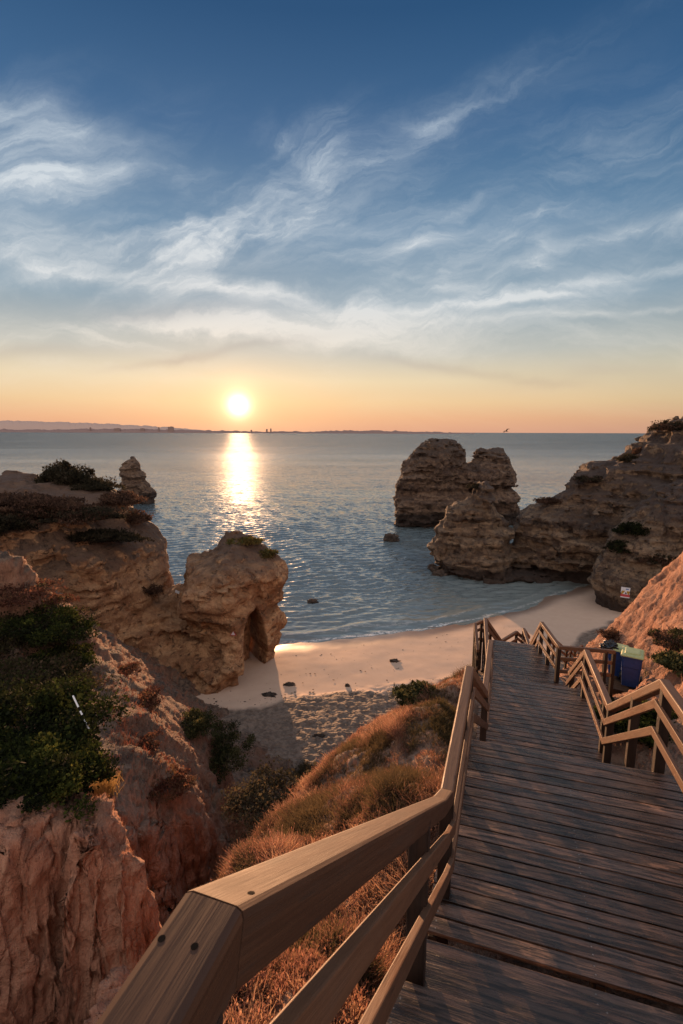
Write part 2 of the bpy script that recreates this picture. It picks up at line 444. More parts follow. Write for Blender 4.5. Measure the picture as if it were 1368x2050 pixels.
M['lime_far'] = rock_mat('stack_limestone', [(0.0493, 0.0288, 0.0201), (0.1232, 0.0729, 0.046), (0.2053, 0.1328, 0.0863), (0.0739, 0.0417, 0.0288), (0.0615, 0.0357, 0.0259)],
                     wet=3.3, veg=(13, 19, 6, (0.06, 0.04, 0.03)), bumpd=0.6, zscale=0.4)
M['lime_warm'] = rock_mat('ochre_limestone', [(0.1332, 0.066, 0.0326), (0.3333, 0.1705, 0.0812), (0.5332, 0.3079, 0.1582), (0.2265, 0.11, 0.0513), (0.2533, 0.1154, 0.053)],
                     wet=0.0, veg=(8.5, 11.5, 4, (0.075, 0.046, 0.034)), red=((0.27, 0.145, 0.08), 0.4), bumpd=0.4, zscale=0.45)
def soil_m():
    m, nt, b = new_mat('red_earth'); p = pos(nt); x, y, z = sep(nt, p)
    g = nt.nodes.new('ShaderNodeNewGeometry'); nz = sep(nt, g.outputs['Normal'])[2]
    n1 = noise(nt, p, 0.5, 5, 0.6); n2 = noise(nt, p, 2.6, 6, 0.65); n3 = noise(nt, p, 11.0, 5, 0.7)
    vert = noise(nt, comb(nt, x * 2.2, y * 2.2, z * 0.35), 1.0, 6, 0.65)
    steepc = ramp(nt, vert * 0.6 + n1 * 0.4, [(0.34, (0.17, 0.068, 0.042)), (0.45, (0.36, 0.155, 0.092)), (0.54, (0.46, 0.235, 0.15)), (0.64, (0.28, 0.125, 0.08))])
    roots = noise(nt, comb(nt, x * 16.0, y * 16.0, z * 1.1), 1.0, 5, 0.65, 0.8)
    steepc = mix(nt, roots.ss(0.58, 0.68) * 0.35, steepc, (0.50, 0.30, 0.20))
    steepc = mix(nt, roots.ss(0.42, 0.34) * 0.5, steepc, (0.10, 0.042, 0.028))
    flatc = ramp(nt, n2, [(0.38, (0.09, 0.057, 0.042)), (0.48, (0.19, 0.122, 0.086)), (0.58, (0.30, 0.195, 0.14))])
    flatc = mix(nt, n1.ss(0.5, 0.65) * 0.7, flatc, (0.27, 0.125, 0.075))
    c = mix(nt, (nz + (n2 - 0.5) * 0.5).ss(0.52, 0.82), steepc, flatc)
    c = mix(nt, y.ss(5.8, 7.5, 0.8, 0.0) * x.ss(-1.7, -2.1), c, steepc)
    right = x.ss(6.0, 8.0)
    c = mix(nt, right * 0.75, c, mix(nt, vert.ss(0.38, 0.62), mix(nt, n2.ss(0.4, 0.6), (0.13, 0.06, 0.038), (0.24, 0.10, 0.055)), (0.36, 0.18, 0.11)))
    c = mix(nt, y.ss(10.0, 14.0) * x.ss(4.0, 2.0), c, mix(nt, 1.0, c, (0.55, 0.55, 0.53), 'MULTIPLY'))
    c = mix(nt, n3.ss(0.5, 0.7) * 0.4, c, mix(nt, 1.0, c, (0.4, 0.38, 0.38), 'MULTIPLY'))
    sp = nt.nodes.new('ShaderNodeTexVoronoi'); link(nt, p, sp.inputs[0]); sp.inputs['Scale'].default_value = 22.0
    c = mix(nt, X(nt, sp.outputs['Distance']).ss(0.10, 0.16, 1.0, 0.0) * n2.ss(0.45, 0.6) * 0.6, c, (0.42, 0.33, 0.27))
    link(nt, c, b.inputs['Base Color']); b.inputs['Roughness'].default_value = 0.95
    cr = nt.nodes.new('ShaderNodeTexVoronoi'); cr.feature = 'DISTANCE_TO_EDGE'; link(nt, comb(nt, x + n1 * 1.2, y + n1 * 1.2, z * 0.6 + n2 * 0.6), cr.inputs[0]); cr.inputs['Scale'].default_value = 1.3
    h = n2 * 1.2 + n3 * 0.6 + vert * 1.0 + roots * 0.35 + X(nt, cr.outputs['Distance']).ss(0.0, 0.07) * 0.25 + noise(nt, p, 30, 3, 0.7) * 0.25
    bump(nt, b, h, 0.95, 0.12); return m
M['soil'] = soil_m()

def sand_mat():
    m, nt, b = new_mat('sand'); p = pos(nt); x, y, z = sep(nt, p)
    sh = attr(nt, 'shore')
    n = noise(nt, p, 1.2, 6, 0.6); c = mix(nt, n, (0.46, 0.315, 0.225), (0.56, 0.40, 0.295))
    f2 = noise(nt, p, 0.25, 3, 0.5)
    wetf = (sh + (f2 - 0.5) * 2.0).ss(0.2, 3.2, 1.0, 0.0)
    c = mix(nt, wetf * 0.85, c, (0.17, 0.115, 0.088))
    foot = (sh + (f2 - 0.5) * 5).ss(12.2, 13.2)
    c = mix(nt, foot * 0.95, c, mix(nt, noise(nt, p, 2.5, 5, 0.7).ss(0.4, 0.62), (0.085, 0.060, 0.046), (0.17, 0.125, 0.095)))  # trampled sand, its colour darkened further for the shade lying over it
    # wrack line, small debris
    c = mix(nt, noise(nt, p, 7, 3, 0.7).ss(0.66, 0.72) * foot * 0.6, c, (0.06, 0.045, 0.035))
    link(nt, c, b.inputs['Base Color'])
    link(nt, wetf * -0.62 + 0.92, b.inputs['Roughness'])
    vor = nt.nodes.new('ShaderNodeTexVoronoi'); link(nt, scalev(nt, p, (1, 1, 0.2)), vor.inputs[0]); vor.inputs['Scale'].default_value = 4.2
    vor.feature = 'SMOOTH_F1'
    vd = X(nt, vor.outputs['Distance'])
    h = vd * foot * 1.9 + noise(nt, p, 3.0, 5, 0.6) * (foot * 0.9 + 0.05)
    bump(nt, b, h, 0.75, 0.10)
    return m
M['sand'] = sand_mat()

def water_mat():
    m, nt, b = new_mat('sea_water'); p = pos(nt); x, y, z = sep(nt, p)
    sh = attr(nt, 'shore'); fine = attr(nt, 'far')
    c = mix(nt, sh.ss(0, 24), (0.18, 0.21, 0.205), (0.12, 0.155, 0.17))
    c = mix(nt, sh.ss(25, 160), c, (0.045, 0.075, 0.092))
    pn = noise(nt, scalev(nt, p, (0.35, 1.0, 1)), 0.5, 5, 0.6)
    e = sh + (pn - 0.5) * 3.6
    line1 = e.ss(0.15, 0.5) * e.ss(0.5, 1.25, 1.0, 0.0)
    e2 = sh + (pn - 0.5) * 4.5
    line2 = e2.ss(2.5, 2.8) * e2.ss(2.8, 3.6, 1.0, 0.0) * 0.8
    br = noise(nt, p, 2.2, 5, 0.7).ss(0.38, 0.6)
    foam = ((line1 + line2 * 0.4) * br * x.ss(8.0, 24.0, 1.0, 0.35)).min(1.0)
    c = mix(nt, foam, c, (0.75, 0.72, 0.68))
    nt.nodes.remove(b); out = [n for n in nt.nodes if n.bl_idname == 'ShaderNodeOutputMaterial'][0]
    df = nt.nodes.new('ShaderNodeBsdfDiffuse'); link(nt, c, df.inputs[0])
    # facet slopes straight from a noise field, so far water keeps its roughness
    def slopes(scale, st, det, rgh):
        n = nt.nodes.new('ShaderNodeTexNoise'); link(nt, scalev(nt, p, st), n.inputs['Vector'])
        n.inputs['Scale'].default_value = scale; n.inputs['Detail'].default_value = det; n.inputs['Roughness'].default_value = rgh; n.inputs['Distortion'].default_value = 0.2
        q = sep(nt, n.outputs['Color']); return q[0] - 0.5, q[1] - 0.5
    a0, b0 = slopes(2.4, (0.42, 1.35, 1.0), 6, 0.66); a1, b1 = slopes(0.3, (0.4, 1.4, 1.0), 5, 0.66)
    patch = noise(nt, scalev(nt, p, (0.3, 1.0, 1)), 0.012, 4, 0.6).ss(0.35, 0.65, 0.7, 1.2)
    g = nt.nodes.new('ShaderNodeNewGeometry'); gn = sep(nt, g.outputs['Normal'])
    kx = sh.ss(0, 16, 0.15, 1.0) * patch * (sh.ss(40, 900, 1.0, 3.6))
    nv = comb(nt, gn[0] + (a0 * 2.1 + a1 * 0.5) * kx * sh.ss(50, 600, 1.0, 1.7), gn[1] + (b0 * 1.5 + b1 * 0.5) * kx, gn[2])
    nm = nt.nodes.new('ShaderNodeVectorMath'); nm.operation = 'NORMALIZE'; nt.links.new(nv, nm.inputs[0])
    fr = nt.nodes.new('ShaderNodeFresnel'); fr.inputs[0].default_value = 1.33; nt.links.new(nm.outputs[0], fr.inputs['Normal'])
    f = X(nt, fr.outputs[0])
    g1 = nt.nodes.new('ShaderNodeBsdfGlossy'); g1.inputs['Color'].default_value = (0.92, 0.96, 1.0, 1); link(nt, sh.ss(30, 500, 0.08, 0.2), g1.inputs['Roughness'])
    nt.links.new(nm.outputs[0], g1.inputs['Normal']); nt.links.new(nm.outputs[0], df.inputs['Normal'])
    mB = nt.nodes.new('ShaderNodeMixShader'); link(nt, (f * 1.15).min(sh.ss(60, 900, 0.7, 0.5)) * (1.0 - foam), mB.inputs[0]); nt.links.new(df.outputs[0], mB.inputs[1]); nt.links.new(g1.outputs[0], mB.inputs[2])
    nt.links.new(mB.outputs[0], out.inputs[0])
    return m
M['water'] = water_mat()

def wood_mat(name, ca, cb, cc, rough=(0.35, 0.7), worn=0.5, bd=0.004, tint=1.0):
    m, nt, b = new_mat(name)
    uvn = nt.nodes.new('ShaderNodeUVMap'); u, v, _ = sep(nt, uvn.outputs[0]); r = attr(nt, 'rnd')
    wob = noise(nt, comb(nt, u * 0.8, v * 6.0, r * 37.0), 1.0, 3, 0.5)
    g = noise(nt, comb(nt, u * 2.2, v * 38.0 + wob * 3.0, r * 61.0), 1.0, 5, 0.65)
    g2 = noise(nt, comb(nt, u * 5.0, v * 160.0, r * 23.0), 1.0, 3, 0.6)
    big = noise(nt, comb(nt, u * 1.7, v * 5.0, r * 91.0 + 3.0), 1.0, 5, 0.6)
    c = mix(nt, g.ss(0.42 - 0.1 * (bd < 0.005), 0.60 + 0.1 * (bd < 0.005)), ca, cb)
    if bd > 0.005:
        cool = noise(nt, comb(nt, u * 0.9, v * 3.0, r * 71.0 + 9.0), 1.0, 4, 0.6)
        c = mix(nt, cool.ss(0.56, 0.7) * 0.25, c, (0.040, 0.038, 0.042))
        scuff = noise(nt, comb(nt, u * 5.0, v * 40.0, r * 19.0), 1.0, 6, 0.75) * 0.5 + big * 0.5
        c = mix(nt, scuff.ss(0.54, 0.62) * worn, c, cc)
    else:
        c = mix(nt, big.ss(0.45, 0.72) * worn, c, cc)
    c = mix(nt, g2.ss(0.5, 0.75) * (0.4 if bd > 0.005 else 0.15), c, mix(nt, 1.0, c, (0.45, 0.42, 0.42), 'MULTIPLY'))
    # knots
    vo = nt.nodes.new('ShaderNodeTexVoronoi'); link(nt, comb(nt, u * 1.6, v * 7.0, r * 13.0), vo.inputs[0]); vo.inputs['Scale'].default_value = 1.0
    kd = X(nt, vo.outputs['Distance'])
    c = mix(nt, kd.ss(0.05, 0.13, 0.75, 0.0), c, (0.035, 0.02, 0.014))
    if bd > 0.005:
        du = (u - 0.07)._m('ABSOLUTE').min((u - 1.2)._m('ABSOLUTE')).min((u - 2.3)._m('ABSOLUTE')); dv = (v - 0.036)._m('ABSOLUTE').min((v - 0.098)._m('ABSOLUTE'))
        scr = (du * du + dv * dv)._m('SQRT')
        c = mix(nt, scr.ss(0.008, 0.02, 0.5, 0.0), c, (0.03, 0.018, 0.012)); c = mix(nt, scr.ss(0.0045, 0.006, 1.0, 0.0), c, (0.16, 0.15, 0.15))
    rv = r * (1.0 if bd > 0.005 else 0.35) + (0.6 if bd > 0.005 else 0.82)
    c = mix(nt, 1.0, c, comb(nt, rv, rv, rv), 'MULTIPLY')
    link(nt, c, b.inputs['Base Color'])
    rr = big.ss(0.3, 0.7, rough[0], rough[1]); link(nt, rr, b.inputs['Roughness'])
    b.inputs['Specular IOR Level'].default_value = 0.5 if bd > 0.005 else 0.3
    bump(nt, b, g * 1.0 + g2 * 0.5 + kd.ss(0.0, 0.15) * 0.3, 0.7, bd)
    return m
M['deckwood'] = wood_mat('wet_deck_wood', (0.017, 0.009, 0.006), (0.105, 0.060, 0.043), (0.27, 0.14, 0.085), (0.17, 0.5), 0.75, 0.010)
M['railwood'] = wood_mat('weathered_rail_wood', (0.105, 0.050, 0.027), (0.150, 0.074, 0.041), (0.105, 0.060, 0.041), (0.42, 0.65), 0.6, 0.003)
M['darkwood'] = wood_mat('dark_rail_wood', (0.044, 0.019, 0.010), (0.070, 0.031, 0.016), (0.052, 0.030, 0.021), (0.55, 0.75), 0.6, 0.002)  # darker version of the rail wood for the near left handrail
M['postwood'] = wood_mat('dark_post_wood', (0.014, 0.008, 0.006), (0.030, 0.016, 0.011), (0.04, 0.023, 0.017), (0.5, 0.8), 0.4, 0.003)

def leaf_mat(name, trans=0.45, attrn='col', rough=0.55):
    m = bpy.data.materials.new(name); m.use_nodes = True; nt = m.node_tree; nt.nodes.clear()
    out = nt.nodes.new('ShaderNodeOutputMaterial'); d = nt.nodes.new('ShaderNodeBsdfPrincipled'); t = nt.nodes.new('ShaderNodeBsdfTranslucent')
    a = attr(nt, attrn, 'Color'); link(nt, a, d.inputs['Base Color']); link(nt, a, t.inputs[0]); d.inputs['Roughness'].default_value = rough
    d.inputs['Specular IOR Level'].default_value = 0.08
    mx = nt.nodes.new('ShaderNodeMixShader'); mx.inputs[0].default_value = trans
    nt.links.new(d.outputs[0], mx.inputs[1]); nt.links.new(t.outputs[0], mx.inputs[2]); nt.links.new(mx.outputs[0], out.inputs[0]); return m
M['leaf'] = leaf_mat('foliage', 0.4, 'col', 0.85); M['grass'] = leaf_mat('dry_grass', 0.5)
def plain(name, c, rough=0.6, n=0.15, metal=0.0):
    m, nt, b = new_mat(name); tcn = nt.nodes.new('ShaderNodeTexCoord')
    nn = noise(nt, tcn.outputs['Object'], 9.0, 5, 0.6)
    cc = mix(nt, nn.ss(0.35, 0.7) * n * 2, c, tuple(q * 0.55 for q in c)); link(nt, cc, b.inputs['Base Color'])
    link(nt, nn * 0.25 + (rough - 0.12), b.inputs['Roughness']); b.inputs['Metallic'].default_value = metal; return m

# ------------------------------------------------------------------ land shape
UX, UY = 0.2974, 0.9548
def SL(s, l): return (s * UX + l * UY, s * UY - l * UX)
def SLinv(x, y): return x * UX + y * UY, x * UY - y * UX

_sx = np.array([-80, -30, -14, -6.6, 0.9, 9.3, 15.6, 23.9, 29.9, 36, 60, 120]); _sy = np.array([47, 47, 48, 48.9, 50.8, 53.2, 56, 61, 66, 70, 72, 75.])
def shore_y(x): return np.interp(x, _sx, _sy)
def beach_z(x, y):
    d = shore_y(x) - y
    return np.where(d > 0, np.minimum(d * 0.062, 0.75 + (d - 12) * 0.045), d * 0.07)

ctrl = []
for s, g in ((-3, 20.1), (0.5, 19.6), (3.35, 17.55), (6, 17.4), (8.5, 16.0), (10.7, 15.8), (12.4, 14.6), (16.3, 14.3), (18.2, 12.7), (22, 10.3), (28, 6.3), (34, 3.0), (40, 1.0)):
    for l, dz in ((-0.5, -0.15), (0.8, -0.1), (2.2, 0.0)):
        ctrl.append((*SL(s, l), g + dz))
def cp(px, py, d, dz=0): ctrl.append(tuple(np.array(W(px, py, d)) + np.array([0, 0, dz])))
# slope left of the stair
cp(600, 1950, 3.3); cp(800, 1600, 7.3); cp(850, 1390, 15); cp(800, 1450, 11.8); cp(760, 1450, 15.3); cp(680, 1510, 15.3); cp(640, 1560, 11); cp(600, 1650, 8.5)
cp(600, 1565, 16); cp(560, 1580, 15.5); cp(520, 1690, 11); cp(470, 1745, 8.6); cp(400, 1850, 6.2); cp(720, 1500, 12.5)
ctrl += [(0, 17.5, 8.6), (1.5, 19, 8.6), (3.2, 20.5, 8.8), (0, 23, 4.0), (3, 27, 3.2), (-2, 19, 6.0), (7, 33, 1.0), (-1.5, 2.0, 17.5), (-2.5, 4, 16.0), (-2, 0, 18), (-3.0, 6.2, 14.3)]
# gully floor
ctrl += [(-4.9, 29, 1.6), (-4.7, 25, 2.2), (-4.4, 21, 3.6), (-3.9, 17.5, 5.8), (-3.3, 14.5, 8.0), (-3.2, 11.8, 9.6), (-3.0, 9.2, 10.8), (-2.7, 7.5, 11.6), (-2.6, 6.0, 12.3), (-3.0, 4.8, 12.4), (-4.5, 4.5, 12.6), (-5, 2, 13.5)]
# left side: ridge top and slope
for p in ((480, 1600, 16.8), (430, 1545, 17.5), (360, 1555, 14.3), (235, 1600, 12.2), (170, 1650, 10.6), (300, 1440, 16.5), (340, 1410, 20), (240, 1345, 21), (130, 1240, 22), (60, 1180, 20), (0, 1120, 20),
          (100, 1400, 15.6), (0, 1400, 16), (200, 1420, 16.2), (50, 1600, 10.5), (120, 1530, 12.2), (0, 1500, 13.2), (0, 1250, 20), (100, 1290, 19), (100, 1680, 8.8), (0, 1670, 8.0), (430, 1480, 20.5), (400, 1450, 20.8)): cp(*p)
ctrl += [(-20, 26, 16.5), (-16, 30, 10), (-11, 29, 6.0), (-8.5, 26, 5.0), (-7.3, 29, 2.2), (-12, 36, 1.5), (-25, 22, 17), (-24, 36, 10), (-20, 10, 15.5), (-12, 5, 16.5), (-8, 0, 18)]
# right side
for p in ((1390, 1110, 20.5), (1328, 1160, 23.5), (1360, 1130, 22), (1256, 1262, 25.5), (1215, 1306, 26.5), (1300, 1400, 14.3), (1368, 1250, 16), (1368, 1420, 9.8), (1368, 1600, 6.3), (1250, 1385, 15.8), (1300, 1290, 18), (1240, 1330, 20), (1368, 1330, 12.5)): cp(*p)
ctrl += [(13.5, 29, 4.5), (17, 28, 7.0), (20, 24, 13), (24, 18, 19), (16, 10, 20), (10, 5, 20.2), (6.5, 2, 20.3), (5, -2, 20.6), (20, 34, 2.5), (13, 35, 1.2), (28, 30, 8), (9, 29, 4.5), (30, 38, 4)]
ctrl = np.array(ctrl)
def _rbf_fit(P):
    n = len(P); D = np.sqrt(((P[:, None, :2] - P[None, :, :2]) ** 2).sum(-1) + 0.15)
    A = np.zeros((n + 3, n + 3)); A[:n, :n] = D - 0.05 * np.eye(n); A[:n, n] = 1; A[:n, n + 1:] = P[:, :2]; A[n, :n] = 1; A[n + 1:, :n] = P[:, :2].T
    return np.linalg.solve(A, np.r_[P[:, 2], 0, 0, 0])
_w = _rbf_fit(ctrl)
def sstep(t): t = np.clip(t, 0, 1); return t * t * (3 - 2 * t)
def rbf(x, y):
    sh = x.shape; x = x.ravel(); y = y.ravel(); out = np.empty(len(x)); n = len(ctrl)
    for i in range(0, len(x), 60000):
        a, b = x[i:i + 60000], y[i:i + 60000]
        D = np.sqrt((a[:, None] - ctrl[None, :, 0]) ** 2 + (b[:, None] - ctrl[None, :, 1]) ** 2 + 0.15)
        out[i:i + 60000] = D @ _w[:n] + _w[n] + _w[n + 1] * a + _w[n + 2] * b
    return out.reshape(sh)
def xy(px, py, d): return W(px, py, d)[:2]
red_block = [(-12, 9.4), (-6.3, 9.2), (-5.0, 8.7), (-4.1, 7.8), (-3.6, 7.1), (-3.15, 6.75), (-3.0, 6.4), (-3.1, 6.15), (-3.3, 6.35), (-3.42, 6.05), (-3.85, 5.95), (-4.0, 6.5), (-4.15, 6.05), (-4.75, 5.9), (-5.0, 6.3), (-5.3, 5.9), (-7, 5.9), (-12, 5.5)]
red_low = [(-2.95, 5.3), (-2.5, 5.55), (-2.0, 5.3), (-1.8, 4.3), (-2.6, 3.6), (-3.2, 4.4)]
mid_block = [(-11, 12), (-6.2, 10.0), (-5.3, 10.2), (-4.5, 11.2), (-3.9, 12.6), (-3.3, 14.2), (-3.4, 15.2), (-4.4, 16.4), (-6.5, 18.5), (-9, 21), (-14, 20)]
def ground(x, y):
    h = rbf(x, y)
    P = np.c_[x.ravel(), y.ravel(), np.zeros(x.size)].astype(np.float32)
    n1 = fbm(P * 0.45, 4, 0.55, 3.0).reshape(x.shape); n2 = fbm(P * 1.7, 4, 0.55, 8.0).reshape(x.shape)
    s, l = SLinv(x, y)
    near = sstep((np.hypot(x, y)) / 6)
    stairmask = 1 - sstep((np.abs(l - 0.85) - 1.2) / 0.8)
    amp = (1 - stairmask * 0.9)
    h = h + amp * (n1 * 0.28 + n2 * 0.09)
    # middle block: vertical bite below its edge
    P2 = P.copy()
    warp = fbm(P * 1.1, 4, 0.6, 21.0).reshape(x.shape)
    dm = polysd(x, y, mid_block) + warp * 0.45
    h = h - 1.5 * (1 - sstep((dm + 0.5) / 0.7)) * sstep((dm + 3.2) / 2.2) * sstep((17.5 - y) / 3) * sstep((x + 14) / 5)
    dr = polysd(x, y, red_block) + warp * 0.16
    top = 16.2 + n1 * 0.22 + n2 * 0.16 - 0.35 * sstep((x + 3.6) / 0.4) - 0.08 * (x + 4) 
    k = sstep((dr + 0.25) / 0.55) ** 0.55
    low = np.minimum(h, 12.6)
    inreg = sstep((dr + 2.2) / 1.2)
    h = h * (1 - k) + (np.maximum(top, h * 0 + 15.6)) * k - (1 - k) * inreg * 0.6
    dl = polysd(x, y, red_low) + warp * 0.2
    k2 = sstep((dl + 0.3) / 0.5) * (1 - k)
    h = h * (1 - k2) + np.maximum(h, 15.1 + n2 * 0.15) * k2
    return h

def make_fan():
    az = np.radians(np.concatenate([np.linspace(-85, -43, 50)[:-1], np.linspace(-43, 43, 860), np.linspace(43, 85, 50)[1:]]))
    rf = np.exp(np.linspace(math.log(0.7), math.log(48), 1100))
    A, Rr = np.meshgrid(az, rf, indexing='ij')
    H = ground(np.sin(A) * Rr, np.cos(A) * Rr)
    dr = np.diff(Rr, axis=1); dz = np.diff(H, axis=1)
    st = np.sqrt(dr ** 2 + dz ** 2) / Rr[:, 1:]
    st = np.minimum(st, 0.05)
    cum = np.c_[np.zeros(len(az)), np.cumsum(st, 1)]
    N = 820; R2 = np.empty((len(az), N))
    for i in range(len(az)):
        R2[i] = np.interp(np.linspace(0, cum[i, -1], N), cum[i], rf)
    # keep neighbouring columns alike
    k = np.array([1, 2, 3, 2, 1.]) / 9
    R3 = sum(kk * np.roll(R2, j - 2, 0) for j, kk in enumerate(k)); R3[:3] = R2[:3]; R3[-3:] = R2[-3:]
    X_ = np.sin(az)[:, None] * R3; Y_ = np.cos(az)[:, None] * R3
    Z_ = ground(X_, Y_)
    G = np.stack([X_, Y_, Z_], -1)
    du = np.gradient(G, axis=0); dv = np.gradient(G, axis=1)
    n = np.cross(du, dv); n /= np.linalg.norm(n, axis=-1, keepdims=True) + 1e-9; n[n[..., 2] < 0] *= -1
    P = G.reshape(-1, 3).astype(np.float32)
    s, l = SLinv(P[:, 0], P[:, 1])
    steep = 1 - np.abs(n.reshape(-1, 3)[:, 2])
    stairmask = 1 - sstep((np.abs(l - 0.85) - 1.25) / 0.6)
    q = P * np.array([1.0, 1.0, 0.45], np.float32)
    cl = np.clip((steep - 0.25) * 2.5, 0, 1)
    qv = P * np.array([1.0, 1.0, 0.16], np.float32)
    d = 0.13 * fbm(q * 0.8, 5, 0.55, 31.0) * (0.4 + cl) + 0.15 * cl * fbm(qv * np.array([1, 1, 1.9], np.float32) * 0.95, 4, 0.5, 61.0) + 0.05 * fbm(q * 3.3, 5, 0.6, 41.0, ridged=True) * (0.35 + cl) + 0.012 * fbm(P * 14, 3, 0.6, 51)
    d *= (1 - stairmask) * (1 - 0.45 * sstep((P[:, 0] - 7) / 3))
    d += 0.10 * sstep((P[:, 0] - 7) / 3) * fbm(np.c_[(P[:, 0] * 0.8 + P[:, 1] * 0.5) * 1.6, (P[:, 1] * 0.8 - P[:, 0] * 0.5) * 0.3, P[:, 2] * 0.5].astype(np.float32), 4, 0.6, 71.0, ridged=True)
    lf = sstep((-8 - P[:, 0]) / 3) * sstep((P[:, 1] - 12) / 4); d += lf * (0.16 * fbm(P * 1.2, 5, 0.62, 81.0) + 0.06 * fbm(P * 4.0, 4, 0.6, 85.0, ridged=True))
    P = P + n.reshape(-1, 3).astype(np.float32) * d[:, None].astype(np.float32)
    na = len(az); idx = np.arange(na * N).reshape(na, N)
    Q = np.stack([idx[:-1, :-1], idx[1:, :-1], idx[1:, 1:], idx[:-1, 1:]], -1).reshape(-1, 4)
    bz = beach_z(P[:, 0], P[:, 1])
    below = P[:, 2] < bz - 0.6
    Q = Q[~below[Q].all(1)]
    used = np.zeros(len(P), bool); used[Q.ravel()] = True
    mp = np.cumsum(used) - 1
    return P[used], mp[Q], n.reshape(-1, 3)[used]
TV, TQ, TN = make_fan()

def veg_density(P, N):
    """where ground cover grows, by kind: dry grass, green"""
    x, y, z = P.T; s, l = SLinv(x, y)
    up = N[:, 2]
    left = sstep((-0.38 - l) / 0.2) * sstep((x + 3.9 + 0.0 * y) / 1.5) * sstep((s + 3) / 1) * sstep((21 - s) / 3)
    left *= sstep((up - 0.25) / 0.25)
    dr = polysd(x, y, red_low); left *= (dr < -0.1) * np.where(y < 9, x > -1.95 + 0.8 * sstep((6.5 - y) / 1.5), True)
    nr = fbm(np.c_[x, y, z * 0].astype(np.float32) * 0.5, 3, 0.6, 177)
    right = sstep((l - 2.25) / 0.3) * sstep((up - 0.35) / 0.2) * (0.1 + 0.9 * sstep((nr - 0.0 + 0.05 * (9 - l) * -1) / 0.3))
    nn = fbm(np.c_[x, y, z * 0].astype(np.float32) * 0.7, 3, 0.6, 77)
    patchy = sstep((nn - 0.05) / 0.3)
    lslope = sstep((-3.8 - x) / 0.8) * sstep((up - 0.5) / 0.3) * patchy * 0.35 * (polysd(x, y, red_block) < 0.1)
    return left, right, lslope

def soil_mat():
    """hillside: red earth with paler gravel and litter"""
    return M['soil']
hill = mesh_np('hillside', TV, TQ, M['soil']); tag(hill, kind='structure')

# ------------------------------------------------------------------ beach and sea
def make_beach():
    xs = np.linspace(-34, 60, 520); ys = np.linspace(15, 84, 430)
    X_, Y_ = np.meshgrid(xs, ys, indexing='ij'); Z_ = beach_z(X_, Y_)
    P = np.c_[X_.ravel(), Y_.ravel(), np.zeros(X_.size)].astype(np.float32)
    sh = (shore_y(X_) - Y_).ravel()
    Z = Z_.ravel() + 0.05 * fbm(P * 0.25, 3, 0.5, 5)
    foot = sstep((sh - 12 + 1.5 * fbm(P * 0.2, 2, 0.5, 2)) / 1.5)
    Z += foot * (0.07 * fbm(P * 1.6, 3, 0.7, 9, ridged=True))
    P[:, 2] = Z
    n, m_ = X_.shape; idx = np.arange(n * m_).reshape(n, m_)
    Q = np.stack([idx[:-1, :-1], idx[1:, :-1], idx[1:, 1:], idx[:-1, 1:]], -1).reshape(-1, 4)
    o = mesh_np('beach', P, Q, M['sand'], attrs={'shore': sh}); tag(o, kind='structure')
make_beach()

def make_sea():
    az = np.radians(np.r_[np.linspace(-64, -39, 40)[:-1], np.linspace(-39, 39, 640), np.linspace(39, 64, 40)[1:]])
    r = np.concatenate([np.exp(np.linspace(math.log(36), math.log(420), 980)), np.exp(np.linspace(math.log(424), math.log(90000), 120))])
    A, Rr = np.meshgrid(az, r, indexing='ij'); X_ = np.sin(A) * Rr; Y_ = np.cos(A) * Rr
    rg = np.random.default_rng(3); Z = np.zeros(X_.shape)
    xw = X_ + 0.0; 
    for i in range(80):
        lam = 0.55 * (2.5 / 0.55) ** rg.random(); k = 2 * math.pi / lam
        th = math.radians(90 + 14 + rg.normal() * 24); ph = rg.random() * 6.28
        a = 0.0080 * lam ** 0.85
        res = Rr * 0.0024
        fade = np.clip(lam / (res * 6) - 0.6, 0, 1)
        arg = k * (X_ * math.cos(th) + Y_ * math.sin(th)) + ph
        Z += a * fade * (np.sin(arg) + 0.22 * np.cos(2 * arg))
    sh = Y_ - shore_y(X_)
    Z *= 0.25 + 0.75 * sstep(sh / 22)
    Z *= sstep((Rr * -1 + 420) / 120)
    Z -= sstep((0 - sh) / 2.0) * 0.25
    # small breaking swell at the edge
    Z += 0.10 * np.exp(-((sh - 3.2 - 0.6 * np.sin(X_ * 0.4)) / 0.8) ** 2)
    P = np.stack([X_, Y_, Z], -1).reshape(-1, 3)
    n, m_ = X_.shape; idx = np.arange(n * m_).reshape(n, m_)
    Q = np.stack([idx[:-1, :-1], idx[1:, :-1], idx[1:, 1:], idx[:-1, 1:]], -1).reshape(-1, 4)
    shv = sh.ravel(); Q = Q[(shv[Q] > -2.5).any(1)]
    o = mesh_np('sea', P, Q, M['water'], attrs={'shore': np.clip(shv, -5, 5000)}); tag(o, kind='structure')
make_sea()

# ------------------------------------------------------------------ rock masses
def PXZ(pts, y0):
    out = []
    for p in pts:
        yy = p[2] if len(p) > 2 else y0
        a = WY(p[0], p[1], yy); out.append((a[0], a[2]))
    return out
ip = lambda xs, ys: (lambda q: np.interp(q, xs, ys))

